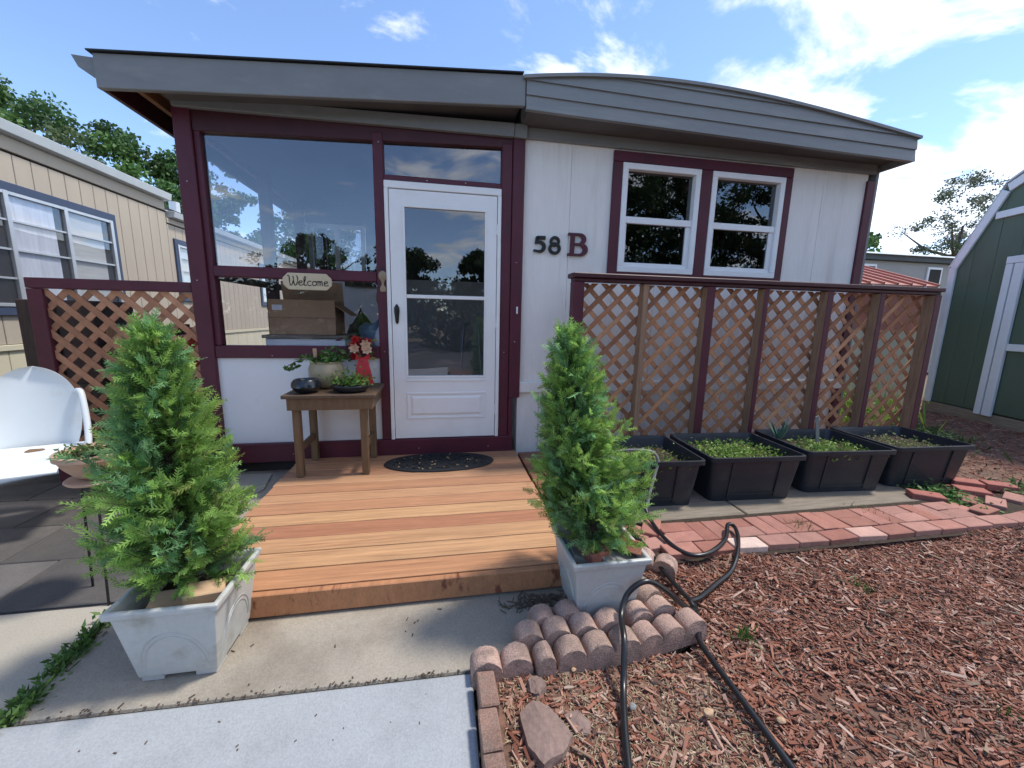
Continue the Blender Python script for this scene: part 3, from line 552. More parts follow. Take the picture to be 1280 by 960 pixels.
for dx in (0, 0.28): MB().tube(spline([(0.16 + dx, 4.3, 0.18), (0.22 + dx * 0.8, 4.5, 0.75), (0.26 + dx * 0.6, 4.6, 1.15), (0.32 + dx * 0.4, 4.62, 1.22)], 4), 0.016, 8).build('rail', M_ALU, ld, smooth=True)
for z in (0.42, 0.68, 0.94): MB().box(0.19 + (z - .18) * .1, 0.44, 4.33 + (z - .18) * .3, 4.41 + (z - .18) * .3, z, z + 0.02).build('step', M_ALU, ld)

# ================================================================== DECK
deck = thing('wooden_deck', 'low redwood plank deck in front of the white door', 'deck', (-0.25, 2.5, 0))
tones = [(0.42, 0.215, 0.12), (0.45, 0.235, 0.125), (0.40, 0.20, 0.11), (0.44, 0.24, 0.13), (0.39, 0.195, 0.105), (0.46, 0.25, 0.135), (0.43, 0.215, 0.115), (0.50, 0.285, 0.145), (0.37, 0.165, 0.09), (0.48, 0.265, 0.135), (0.49, 0.275, 0.14), (0.45, 0.22, 0.11)]
nb = 12; y1d = 3.325; wB = (y1d - 1.675) / nb
for i in range(nb):
    yb = y1d - i * wB; ya = yb - wB + 0.0055
    dz = rnd.uniform(-0.0015, 0.0015)
    b = MB().box(-1.15 + rnd.uniform(-.006, .006), 0.645 + rnd.uniform(-.004, .004), ya, yb, 0.082 + dz, 0.118 + dz).build('board', M_DECK, deck, bevel=0.004, seg=2); b.color = (*tones[i], 1)
    if i == 8: tag(b, 'reddish deck board')
b = MB().box(-1.15, 0.645, 1.640, 1.672, 0.012, 0.117).build('fascia_board', M_DECKF, deck, bevel=0.004); b.color = (0.44, 0.20, 0.095, 1)
b = MB().box(-1.149, -1.117, 1.68, 3.32, 0.004, 0.08).build('rim_joist', M_DECK, deck); b.color = (0.3, 0.14, 0.07, 1)
b = MB().box(0.61, 0.642, 1.68, 3.32, 0.004, 0.08).build('rim_joist', M_DECK, deck); b.color = (0.3, 0.14, 0.07, 1)
side = thing('side_step', 'short brown plank step beside the right edge of the deck', 'step', (0.83, 2.9, 0))
for i in range(3):
    b = MB().box(0.668 + i * 0.115, 0.778 + i * 0.115, 2.15, 3.30, 0.07, 0.106).build('board', M_DECK, side, bevel=0.004); b.color = (0.23, 0.10, 0.055, 1)
b = MB().box(0.67, 1.0, 2.16, 2.19, 0.0, 0.068).build('support', M_DECK, side); b.color = (0.2, 0.09, 0.05, 1)
# -- stains on the fascia are thin drips of dark oil
# door mat
dm = thing('door_mat', 'black oval rubber mat on the deck before the door', 'door mat', (-0.03, 3.09, 0.119))
MB().lathe([(0.43, 0), (0.44, 0.004), (0.435, 0.010), (0.415, 0.0105), (0.41, 0.008)], (-0.02, 3.10, 0.1195), 48, sy=0.47).build('mat_base', M_RUBBER, dm, smooth=True)
mb = MB(); q = random.Random(5)
for k in range(150):
    rr = math.sqrt(q.random()) * 0.37; th = q.uniform(0, 2 * PI); c = (-0.02 + rr * math.cos(th), 3.10 + rr * 0.47 * math.sin(th)); a0 = q.uniform(0, 2 * PI); l_ = q.uniform(0.02, 0.05)
    pts = [(c[0] + l_ * (t - .5) * math.cos(a0 + t), c[1] + l_ * (t - .5) * math.sin(a0 + t), 0.1295 + 0.002 * math.sin(t * PI)) for t in (0, .33, .66, 1)]
    mb.tube(pts, [0.002, 0.005, 0.005, 0.001], 5)
mb.build('scroll_relief', M_RUBBER, dm, smooth=True)['kind'] = 'stuff'
mb = MB()
for k in range(26):
    rr = math.sqrt(q.random()) * 0.39; th = q.uniform(0, 2 * PI); mb.obox((-0.02 + rr * math.cos(th), 3.10 + rr * 0.46 * math.sin(th), 0.134), (q.uniform(.008, .02), q.uniform(.006, .01), 0.002), (q.uniform(-.2, .2), q.uniform(-.2, .2), q.uniform(0, 3)))
o = mb.build('leaf_litter', M_PALEWOOD); tag(o, 'dry pale leaf scraps scattered on the black door mat', 'leaf litter', kind='stuff')
# dry needles by the deck front
mb = MB()
for k in range(150):
    x, y = q.gauss(0.43, 0.075), q.gauss(1.565, 0.028)
    if y > 1.63: continue
    mb.obox((x, y, 0.004 + q.random() * .008), (q.uniform(.02, .05), 0.003, 0.003), (q.uniform(-.2, .2), q.uniform(-.3, .3), q.uniform(0, 3)))
for k in range(16):
    x, y = q.uniform(-1.1, 0.5), q.uniform(1.30, 1.62); mb.obox((x, y, 0.003), (q.uniform(.005, .024), q.uniform(.002, .006), 0.003), (0, 0, q.uniform(0, 3)))
o = mb.build('dry_needles', M_BARK); tag(o, 'dry brown twigs and needles scattered on the concrete before the deck', 'debris', kind='stuff')

mb = MB()
for k in range(150):
    t_ = q.random(); x = -1.36 + 1.46 * t_; yj = 1.285 + (1.247 - 1.285) * t_ + abs(q.gauss(0, .012)) + .006
    s_ = q.uniform(.002, .006); mb.obox((x, yj, .0015), (s_ * q.uniform(1, 2.4), s_, .002), (0, 0, q.uniform(0, 3)))
for k in range(90):
    s_ = q.uniform(.0015, .004); mb.obox((q.uniform(-1.9, .09), q.uniform(.5, 1.24), .0075), (s_ * q.uniform(1, 3), s_, .002), (0, 0, q.uniform(0, 3)))
o = mb.build('grit', M_BARK); tag(o, 'dark grit and soil crumbs along the joint between the two concrete slabs', 'grit', kind='stuff')

# ================================================================== SIDE TABLE AND POTS
tb = thing('side_table', 'small weathered brown wooden table on the deck by the wall', 'table', (-0.79, 3.12, 0.118))
for i in range(4): MB().box(-1.09, -0.47, 2.86 + i * 0.135, 2.86 + i * 0.135 + 0.132, 0.712, 0.738).build('tabletop_board', M_TABLE, tb, bevel=0.004)
MB().box(-1.065, -0.495, 2.885, 2.907, 0.625, 0.711).build('apron', M_TABLELEG, tb, bevel=0.003)
MB().box(-1.065, -0.495, 3.355, 3.372, 0.625, 0.711).build('apron', M_TABLELEG, tb, bevel=0.003)
MB().box(-1.065, -1.043, 2.909, 3.353, 0.625, 0.711).build('apron', M_TABLELEG, tb, bevel=0.003)
MB().box(-0.517, -0.495, 2.909, 3.353, 0.625, 0.711).build('apron', M_TABLELEG, tb, bevel=0.003)
for x, dx in ((-1.02, -0.0), (-0.565, 0.0)):
    for y in (2.94, 3.285): MB().beam((x, y, 0.1185), (x, y, 0.711), 0.05, 0.05, up=(0, 1, 0)).build('leg', M_TABLELEG, tb, bevel=0.004)
for x in (-1.02, -0.565): MB().box(x - 0.012, x + 0.012, 2.967, 3.258, 0.30, 0.35).build('stretcher', M_TABLELEG, tb, bevel=0.003)
TZ = 0.739
bw = thing('black_bowl', 'round glossy black bowl on the front left corner of the table', 'bowl', (-0.955, 2.97, TZ))
MB().lathe([(0.05, 0), (0.075, 0.012), (0.098, 0.045), (0.095, 0.075), (0.078, 0.096), (0.066, 0.098), (0.062, 0.09), (0.04, 0.06)], (-0.955, 2.97, TZ), 32).build('bowl_body', M_GLAZE, bw, smooth=True)
MB().lathe([(0.060, 0.0), (0.060, 0.004)], (-0.955, 2.97, TZ + 0.072), 20).build('soil', M_SOIL, bw)
def leaves(n, fn, size, cols, seed, aspect=0.45):
    g = np.random.default_rng(seed); c = np.array([fn(g) for _ in range(n)])
    dirs = g.normal(size=(n, 3)); dirs[:, 2] = np.abs(dirs[:, 2]) * 0.6; dirs /= np.linalg.norm(dirs, axis=1)[:, None]
    sd = np.cross(dirs, g.normal(size=(n, 3))); sd /= np.linalg.norm(sd, axis=1)[:, None]
    s = size * g.uniform(0.6, 1.25, (n, 1))
    V = np.stack([c, c + dirs * s * .5 + sd * s * aspect * .5, c + dirs * s, c + dirs * s * .5 - sd * s * aspect * .5], 1)
    cols = np.array(cols); t = cols[g.integers(0, len(cols), n)] * g.uniform(0.75, 1.2, (n, 1))
    return V, t
GREENS = [(0.06, 0.15, 0.03), (0.09, 0.20, 0.04), (0.05, 0.11, 0.03), (0.12, 0.22, 0.05)]
pt = thing('beige_pot', 'beige striped ceramic pot with trailing plant on the table back', 'pot', (-0.87, 3.18, TZ))
MB().lathe([(0.075, 0), (0.10, 0.02), (0.125, 0.09), (0.125, 0.15), (0.11, 0.185), (0.115, 0.20), (0.105, 0.202), (0.098, 0.185), (0.09, 0.16)], (-0.87, 3.18, TZ), 32).build('pot_body', M_CERAMIC, pt, smooth=True)
MB().lathe([(0.098, 0.0), (0.096, 0.006)], (-0.87, 3.18, TZ + 0.165), 20).build('soil', M_SOIL, pt)
MB().tube([(-0.93, 3.15, TZ + 0.15), (-0.935, 3.14, TZ + 0.30)], [0.012, 0.014], 10).build('stake', M_PALEWOOD, pt)
pl = thing('trailing_plant', 'leafy green trailing plant growing in the beige pot', 'plant', (-0.85, 3.18, TZ + 0.17))
V, t = leaves(260, lambda g: (-0.82 + g.normal() * .055, 3.17 + g.normal() * .05, TZ + 0.19 + abs(g.normal()) * .045), 0.045, GREENS, 11)
V2, t2 = leaves(60, lambda g: (lambda s: (-0.93 - s * 0.2, 3.12 - s * 0.05, TZ + 0.21 + 0.03 * math.sin(s * 5) - s * 0.04 + g.normal() * .012))(g.random()), 0.045, GREENS, 12)
quads_obj('foliage', np.concatenate([V, V2]) - np.array(pl.location), np.concatenate([t, t2]), M_LEAFB, pl)
MB().tube(spline([(-0.90, 3.15, TZ + 0.18), (-1.0, 3.1, TZ + 0.225), (-1.12, 3.07, TZ + 0.17)], 5), 0.003, 6).build('stem', M_BARK, pl)
ds = thing('dish_planter', 'low black dish planter at the front right of the table', 'planter', (-0.67, 2.96, TZ))
MB().lathe([(0.08, 0), (0.115, 0.012), (0.135, 0.045), (0.13, 0.052), (0.12, 0.045), (0.10, 0.03)], (-0.66, 2.985, TZ), 28, sy=0.75).build('dish', M_GLAZE, ds, smooth=True)
MB().lathe([(0.118, 0.0), (0.11, 0.008)], (-0.66, 2.985, TZ + 0.035), 20, sy=0.75).build('soil', M_SOIL, ds)
pl = thing('dish_plant', 'bushy small-leaved green plant filling the black dish planter', 'plant', (-0.66, 2.985, TZ + 0.04))
V, t = leaves(420, lambda g: (-0.655 + g.normal() * .065, 2.975 + g.normal() * .04, TZ + 0.05 + abs(g.normal()) * .045), 0.032, [(0.10, 0.22, 0.03), (0.15, 0.28, 0.05), (0.07, 0.15, 0.03)], 13)
quads_obj('foliage', V - np.array(pl.location), t, M_LEAFB, pl)
mb = MB()
for k in range(12): mb.tube([(-0.66 + q.gauss(0, .04), 2.985 + q.gauss(0, .025), TZ + .04), (-0.655 + q.gauss(0, .07), 2.98 + q.gauss(0, .04), TZ + .12)], 0.002, 5)
mb.build('stem', M_BARK, pl)
vs_ = thing('flower_vase', 'pale vase tied with a red ribbon on the table back', 'vase', (-0.60, 3.23, TZ))
MB().lathe([(0.045, 0), (0.055, 0.02), (0.05, 0.09), (0.035, 0.15), (0.04, 0.19), (0.034, 0.19), (0.03, 0.16)], (-0.60, 3.23, TZ), 24).build('vase_body', M_CERAMIC, vs_, smooth=True)
mb = MB()
for k, dx in enumerate((-0.03, 0.0, 0.035)):
    P = spline([(-0.60 + dx * .3, 3.175, TZ + 0.23), (-0.60 + dx, 3.168, TZ + 0.15), (-0.60 + dx * 1.5 + .01, 3.165, TZ + 0.05 - k * .01)], 4)
    mb.add([(p.x + sg_ * 0.02, p.y - 0.004 * i, p.z) for i, p in enumerate(P) for sg_ in (-1, 1)], [(2 * i, 2 * i + 1, 2 * i + 3, 2 * i + 2) for i in range(len(P) - 1)])
mb.add([(-0.60 + u, 3.17, TZ + 0.23 + v) for u, v in ((0, 0), (-.05, .03), (-.055, -.02), (.05, .03), (.055, -.02))], [(0, 1, 2), (0, 4, 3)])
mb.build('ribbon', M_RIBBON, vs_)
bq = thing('flower_bouquet', 'bunch of red and cream cloth flowers in the ribboned vase', 'flowers', (-0.60, 3.23, TZ + 0.19))
q = random.Random(21)
def flower(c, r, n, m, nm='flower'):
    mb = MB(); bd = Vector((q.uniform(-.5, .5), -1, q.uniform(.1, .8))).normalized(); u = bd.orthogonal().normalized(); v = bd.cross(u)
    for ring, (rr, tl) in enumerate(((1.0, .25), (.7, .55), (.4, .9))):
        for i in range(n):
            th = 2 * PI * i / n + ring * .5; dd = u * math.cos(th) + v * math.sin(th); sd = u * -math.sin(th) + v * math.cos(th); c0 = Vector(c)
            tip = c0 + dd * r * rr + bd * r * tl; mid = c0 + dd * r * rr * .55 + bd * r * tl * .4
            mb.add([c0, mid + sd * r * .38 * rr, tip, mid - sd * r * .38 * rr], [(0, 1, 2, 3)])
    return mb.build(nm, m, bq)
for k in range(11): flower((-0.60 + q.gauss(-.02, .062), 3.20 + q.gauss(0, .02), TZ + 0.33 + q.gauss(0, .045)), q.uniform(.028, .042), 6, M_REDFLOWER)
for c in ((-0.575, 3.165, TZ + 0.33), (-0.565, 3.16, TZ + 0.29), (-0.66, 3.17, TZ + 0.30)): flower(c, 0.042, 7, M_PINK)
V, t = leaves(60, lambda g: (-0.60 + g.normal() * .07, 3.22 + g.normal() * .03, TZ + 0.29 + g.normal() * .05), 0.06, [(0.10, 0.13, 0.03), (0.20, 0.19, 0.05), (0.07, 0.03, 0.05)], 14)
quads_obj('foliage', V - np.array(bq.location), t, M_LEAFB, bq)

# ================================================================== LATTICE FENCES
def lattice(root, x0, x1, z0, z1, y, p, wd, front_up, cols):
    """diagonal slats clipped to the rectangle, each its own object"""
    for sgn in (1, -1):
        yy = y - 0.005 if (sgn == 1) == front_up else y + 0.005
        n0 = int((x1 - x0 + z1 - z0) / p) + 2
        for k in range(-1, n0):
            if sgn == 1: c = x0 - (z1 - z0) + k * p      # x = c + (z - z0)
            else: c = x0 + k * p                         # x = c - (z - z0)
            P = []
            h = wd * 0.7071
            poly = [(x0, z0), (x1, z0), (x1, z1), (x0, z1)]
            for side_ in (1, -1):                        # clip against both slat edges
                out = []
                def val(pt): return side_ * ((pt[0] - c) - sgn * (pt[1] - z0)) - h
                for i in range(len(poly)):
                    a_, b_ = poly[i], poly[(i + 1) % len(poly)]; fa, fb = val(a_), val(b_)
                    if fa <= 0: out.append(a_)
                    if (fa < 0) != (fb < 0) and abs(fa - fb) > 1e-9:
                        t = fa / (fa - fb); out.append((a_[0] + (b_[0] - a_[0]) * t, a_[1] + (b_[1] - a_[1]) * t))
                poly = out
                if len(poly) < 3: break
            if len(poly) < 3: continue
            ar = 0.5 * abs(sum(poly[i][0] * poly[(i + 1) % len(poly)][1] - poly[(i + 1) % len(poly)][0] * poly[i][1] for i in range(len(poly))))
            if ar < 0.0008: continue
            yj = yy + rnd.uniform(-.0012, .0012)
            o = MB().prism(poly, 'y', yj - 0.004, yj + 0.004).build('slat', M_LATT, root)
            cc_ = rnd.choice(cols); f_ = rnd.uniform(.8, 1.2); o.color = (cc_[0] * f_, cc_[1] * f_, cc_[2] * f_, 1)
LC = [(0.44, 0.205, 0.10), (0.38, 0.17, 0.085), (0.48, 0.245, 0.13), (0.33, 0.145, 0.075)]
fr = thing('lattice_fence', 'long cedar lattice screen with maroon posts behind the black tubs', 'lattice fence', (2.7, 2.99, 0), group='lattice fences by the house')
LY = 2.99
lattice(fr, 1.03, 4.42, 0.06, 1.575, LY, 0.159, 0.036, True, LC)
M_PF = [M_MAROON, M_POSTWOOD]
for x, wd, dp in ((1.025, 0.085, 0.085), (1.58, 0.045, 0.075), (2.145, 0.075, 0.08), (2.655, 0.045, 0.085), (3.285, 0.06, 0.085), (3.83, 0.055, 0.085), (4.42, 0.07, 0.10)):
    MB().box(x - wd / 2, x + wd / 2, LY - 0.012 - dp, LY - 0.012, -0.03, 1.578, 0, {5: 0 if x < 1.2 else 1, 2: 1 if x in (1.58,) else 0}).build('post', M_PF, fr, bevel=0.004)
MB().box(0.97, 4.465, LY - 0.125, LY + 0.03, 1.605, 1.64).build('top_cap', M_MAROON_DK, fr, bevel=0.005)
MB().box(0.985, 4.455, LY - 0.10, LY - 0.010, 1.579, 1.603).build('top_rail', M_MAROON_DK, fr, bevel=0.003)
MB().box(1.07, 4.44, LY + 0.012, LY + 0.045, 0.03, 0.10).build('bottom_rail', M_POSTWOOD, fr, bevel=0.003)
fl = thing('lattice_fence', 'short maroon-framed cedar lattice screen behind the white metal chair', 'lattice fence', (-2.3, D, 0), group='lattice fences by the house')
lattice(fl, -2.77, -1.82, 0.08, 1.43, D, 0.150, 0.042, False, [(0.42, 0.20, 0.11), (0.46, 0.225, 0.125), (0.36, 0.165, 0.09)])
MB().box(-2.85, -2.755, D - 0.03, D + 0.03, -0.03, 1.43).build('post', M_MAROON, fl, bevel=0.004)
MB().box(-2.85, -1.818, D - 0.032, D + 0.032, 1.432, 1.505).build('top_rail', M_MAROON, fl, bevel=0.005)
MB().box(-2.753, -1.82, D + 0.012, D + 0.05, 0.02, 0.10).build('bottom_rail', M_MAROON, fl, bevel=0.003)
# clutter behind the left lattice
o = thing('dark_cabinet', 'tall dark wooden cabinet behind the left end of the lattice', 'cabinet', (-2.95, 3.85, 0))
MB().box(-3.25, -2.74, 3.72, 4.15, -0.03, 1.36).build('carcass', M_DARKWOOD, o, bevel=0.005); MB().box(-3.0, -2.99, 3.70, 3.719, 0.05, 1.3).box(-3.24, -2.75, 3.70, 3.719, 0.66, 0.69).build('door_batten', M_BLACKTRIM, o)
o = thing('wooden_crate', 'brown wooden crate behind the left lattice near the cabinet', 'crate', (-2.45, 3.85, 0))
for k in range(4): MB().box(-2.66, -2.22, 3.70, 3.715, 0.70 + k * 0.12, 0.81 + k * 0.12).build('slat', M_POSTWOOD, o)
for x in (-2.66, -2.245): MB().box(x, x + 0.025, 3.716, 4.0, -0.03, 1.18).build('side_board', M_DARKWOOD, o)
MB().box(-2.632, -2.248, 3.72, 3.99, 0.6, 0.62).build('shelf', M_DARKWOOD, o)
o = thing('red_can', 'red plastic can behind the lattice next to the porch post', 'can', (-2.02, 3.75, 0))
MB().box(-2.16, -1.88, 3.66, 3.86, 0.72, 1.10).build('can_body', M_RED, o, bevel=0.03, seg=3); MB().tube([(-2.1, 3.76, 1.10), (-2.1, 3.76, 1.15), (-1.95, 3.76, 1.15), (-1.95, 3.76, 1.10)], 0.012, 8).build('handle', M_RED, o)
MB().box(-2.2, -1.84, 3.62, 3.92, -0.03, 0.718).build('stand', M_DARKWOOD, o)

# ================================================================== PLANTERS AND CONIFERS
def planter(name_label, loc, group):
    t = thing('square_planter', name_label, 'planter', loc, 0, group)
    bh, th, H, wl = 0.125, 0.158, 0.285, 0.012          # half widths at bottom, under the rim; height
    def ring(h, z): return [(-h, -h, z), (h, -h, z), (h, h, z), (-h, h, z)]
    R_ = [ring(bh, 0.02), ring(th, H), ring(th + 0.014, H + 0.002), ring(th + 0.016, H + 0.028), ring(th - 0.002, H + 0.030), ring(th - 0.012, H), ring(bh - 0.012, 0.04)]
    vs = [p for k in R_ for p in k]; fs = [(3, 2, 1, 0)]
    for j in range(len(R_) - 1):
        for i in range(4): fs.append((4 * j + i, 4 * j + (i + 1) % 4, 4 * j + 4 + (i + 1) % 4, 4 * j + 4 + i))
    fs.append(tuple(range(4 * (len(R_) - 1), 4 * len(R_))))
    MB().add(vs, fs).build('planter_body', M_PLANTER, t, bevel=0.006, local=True, seg=2)
    for sx in (-1, 1):
        for sy in (-1, 1): MB().box(sx * 0.085 - 0.035, sx * 0.085 + 0.035, sy * 0.085 - 0.035, sy * 0.085 + 0.035, 0.0, 0.022).build('foot', M_PLANTER, t, bevel=0.003, local=True)
    mb = MB()                                            # moulded double arches on each side
    for kk in range(4):
        rot = Matrix.Rotation(kk * PI / 2, 3, 'Z')
        for rad in (0.135, 0.118):
            P = []
            for i in range(15):
                an = PI * i / 14; u = math.cos(an) * rad * .78; z = 0.07 + math.sin(an) * rad
                dep = bh + (th - bh) * (z - 0.02) / (H - 0.02) + 0.0002
                P.append(rot @ Vector((u, -dep, z)))
            mb.tube(P, 0.0025, 5)
    mb.build('arch_relief', M_PLANTER, t, local=True, smooth=True)
    mb = MB(); h = th - 0.02; n = 10
    vs = [(-h + 2 * h * i / n, -h + 2 * h * j / n, H - 0.05 + rnd.uniform(-.008, .008)) for j in range(n + 1) for i in range(n + 1)]
    mb.add(vs, [(j * (n + 1) + i, j * (n + 1) + i + 1, (j + 1) * (n + 1) + i + 1, (j + 1) * (n + 1) + i) for j in range(n) for i in range(n)]).build('soil', M_SOIL, t, local=True)
    return t
planter('pale grey square plastic planter at the left front of the deck', (-0.935, 1.515, 0.0), 'square grey plastic planters')
planter('pale grey square planter with cracked rim right of the deck', (0.69, 1.535, 0.0), 'square grey plastic planters')
def conifer(label, base, top, rb, seed, z0):
    t = thing('conifer_tree', label, 'tree', (base[0], base[1], z0), 0, 'young conifers in planters')
    g = np.random.default_rng(seed); H = top[2] - z0; B = np.array(base + (z0,)); T = np.array(top)
    def ax(s): return B + (T - B) * s + np.array([0.02 * math.sin(s * 5 + seed), 0.015 * math.sin(s * 4), 0])
    MB().tube([tuple(ax(s)) for s in (0, .15, .3, .5, .7, .85, 0.97)], [0.016, 0.014, 0.012, 0.009, 0.006, 0.004, 0.002], 8).build('trunk', M_BARK, t, smooth=True)
    Vs = []; Ts = []; bt = MB(); nB = 400
    lobes = g.uniform(-.22, .22, 12)
    for i in range(nB):
        s = (i + 0.5) / nB; s = s ** 1.12
        az = i * 2.39996 + g.normal() * .3; el = math.radians(np.clip(18 + 42 * s + g.normal() * 12, 0, 80))
        prof = (1 - s) ** 0.92 * (0.62 + 0.38 * min(1, s * 6 + .35)) * (1 + lobes[int((az % (2 * PI)) / (2 * PI) * 6)] * .6 + lobes[6 + int(s * 5.99)] * .35)
        Ln = rb * prof * g.uniform(.60, 1.10) * (1.32 if g.random() < .10 else 1) / max(.55, math.cos(el)) + .045
        st = ax(0.06 + s * .91); dr = np.array([math.cos(az) * math.cos(el), math.sin(az) * math.cos(el), math.sin(el)])
        pts = [st + dr * Ln * k + np.array([0, 0, .25 * Ln * k * k]) - np.array([0, 0, .12 * Ln * k]) for k in (0, .35, .7, 1)]
        bt.tube([tuple(p) for p in pts], [0.0035, 0.0025, 0.0015, 0.0008], 4, cap=False)
        ns = max(5, int(Ln / .0165)); hue = g.uniform(0, 1)
        for j in range(ns):
            u = .2 + .8 * (j + g.random()) / ns; p0 = st + dr * Ln * u + np.array([0, 0, .25 * Ln * u * u - .12 * Ln * u])
            d = dr + g.normal(size=3) * .55 + np.array([0, 0, .15]); d /= np.linalg.norm(d)
            nrm = np.cross(d, g.normal(size=3)); nrm /= np.linalg.norm(nrm); sd = np.cross(nrm, d); sl_ = g.uniform(.035, .08)
            K = 6; kk = np.repeat(np.arange(K), 2); sg2 = np.tile([1., -1.], K); f_ = (kk + .4) / K
            tb_ = p0 + d * (sl_ * f_)[:, None]; tl = (.027 * (1 - .55 * f_) * g.uniform(.8, 1.2, len(f_)))[:, None]
            td = d * .75 + sd * (sg2 * .7)[:, None] + nrm * (g.normal(size=len(f_)) * .2)[:, None]; td /= np.linalg.norm(td, axis=1)[:, None]
            wv = np.cross(td, nrm); wv /= np.linalg.norm(wv, axis=1)[:, None]; wd = .0025
            q4 = np.stack([tb_, tb_ + td * tl * .45 + wv * wd, tb_ + td * tl, tb_ + td * tl * .45 - wv * wd], 1)
            ax4 = np.array([[p0, p0 + d * sl_ * .5 + sd * .003, p0 + d * (sl_ + .012), p0 + d * sl_ * .5 - sd * .003]])
            Vs.append(q4); Vs.append(ax4)
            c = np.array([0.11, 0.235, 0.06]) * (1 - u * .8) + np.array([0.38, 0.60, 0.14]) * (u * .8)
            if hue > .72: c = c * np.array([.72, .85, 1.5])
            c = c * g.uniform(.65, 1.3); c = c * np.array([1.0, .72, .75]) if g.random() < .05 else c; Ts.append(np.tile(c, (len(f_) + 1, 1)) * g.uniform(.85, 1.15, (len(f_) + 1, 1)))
    bt.build('branch', M_BARK, t)
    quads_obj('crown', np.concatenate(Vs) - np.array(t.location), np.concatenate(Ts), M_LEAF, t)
    return t
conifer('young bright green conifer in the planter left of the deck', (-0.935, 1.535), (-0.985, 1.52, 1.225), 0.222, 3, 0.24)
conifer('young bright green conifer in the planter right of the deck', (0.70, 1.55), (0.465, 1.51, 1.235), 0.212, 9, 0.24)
def brick_mesh(name, sx, sy, sz, seed, m):
    mb = MB().box(-sx / 2, sx / 2, -sy / 2, sy / 2, 0, sz); q = random.Random(seed); me = bpy.data.meshes.new(name)
    b = bmesh.new(); 
    vs = [b.verts.new((x + q.uniform(-.002, .002), y + q.uniform(-.002, .002), z + (q.uniform(-.002, .002) if z > 0 else 0))) for x, y, z in mb.v]
    for f_ in mb.f: b.faces.new([vs[i] for i in f_])
    bmesh.ops.bevel(b, geom=list(b.edges), offset=.004, segments=1, affect='EDGES'); bmesh.ops.recalc_face_normals(b, faces=b.faces); b.to_mesh(me); b.free()
    me.materials.append(m); return me
BR = [brick_mesh('brick', .2, .1, .057, s, M_BRICK) for s in range(4)]
BW = brick_mesh('block', .12, .075, .05, 3, M_PALEWOOD); BS = brick_mesh('slab', .17, .07, .03, 4, M_GREYSLAB)
def one(name, me, loc, rot, label, cat, group=None, color=None): return tag(inst(name, me, loc, rot, color), label, cat, group)
GB = 'loose pieces laid in the planters'
one('wood_block', BW, (-0.855, 1.445, 0.268), (0.12, 0.12, 0.35), 'tan wooden block at the right front of the left planter', 'block', GB)
one('wood_block', BW, (-0.965, 1.455, 0.24), (0.3, 0, 0.15), 'tan wooden block low at the front of the left planter', 'block', GB)
one('wood_block', BW, (-1.085, 1.60, 0.265), (0, -0.4, 0.5), 'tan wooden block at the left edge of the left planter', 'block', GB)
one('brick', BR[0], (0.64, 1.515, 0.245), (0.05, 0.15, 1.85), 'red brick standing in soil under the right conifer', 'brick', GB, (0.40, 0.14, 0.10))
one('brick', BR[1], (0.815, 1.50, 0.262), (0.15, 0.55, 1.2), 'red brick leaning on the right rim of the right planter', 'brick', GB, (0.42, 0.17, 0.11))
one('grey_slab', BS, (0.745, 1.445, 0.262), (0.18, 0.1, 0.25), 'flat grey slab at the front of the right planter', 'slab', GB)
one('grey_slab', BS, (0.57, 1.53, 0.262), (0.5, 0.0, 1.57), 'dark grey slab along the left side of the right planter', 'slab', GB)

# ================================================================== SCALLOPED EDGING
def scallop_mesh(n, seed, pitch=.113, dp=.078, h=.107):
    q = random.Random(seed); R_ = pitch / 2 * .97; prof = []
    for k in range(n):
        for i in range(9):
            an = PI - PI * i / 8; prof.append((-(n - 1) * pitch / 2 + k * pitch + R_ * math.cos(an), h - .048 + .048 * math.sin(an)))
    L0, L1 = prof[0][0], prof[-1][0]
    prof = [(L0, 0)] + prof + [(L1, 0)]
    me = bpy.data.meshes.new('edging_block'); b = bmesh.new()
    lay = []
    for yy, ins in ((-dp / 2, .003), (-dp / 2 + .003, 0), (dp / 2 - .003, 0), (dp / 2, .003)):
        lay.append([b.verts.new((x + q.uniform(-.0015, .0015), yy + q.uniform(-.002, .002), max(0, z - ins) + (q.uniform(-.0015, .0015) if z > 0 else 0))) for x, z in prof])
    m = len(prof)
    for j in range(3):
        for i in range(m): b.faces.new((lay[j][i], lay[j][(i + 1) % m], lay[j + 1][(i + 1) % m], lay[j + 1][i]))
    b.faces.new(lay[0]); b.faces.new(lay[3][::-1]); bmesh.ops.recalc_face_normals(b, faces=b.faces); b.to_mesh(me); b.free()
    me.materials.append(M_SCALLOP)
    for p in me.polygons: p.use_smooth = True
    try: me.set_sharp_from_angle(angle=math.radians(28))
    except Exception: pass
    return me
S1, S2, S3 = scallop_mesh(1, 1), scallop_mesh(2, 2), scallop_mesh(3, 3); S1N = scallop_mesh(1, 5, .075)
GE = 'scalloped concrete edging blocks'
SCOL = [(0.40, 0.27, 0.215), (0.37, 0.245, 0.20), (0.43, 0.29, 0.235), (0.34, 0.235, 0.19)]
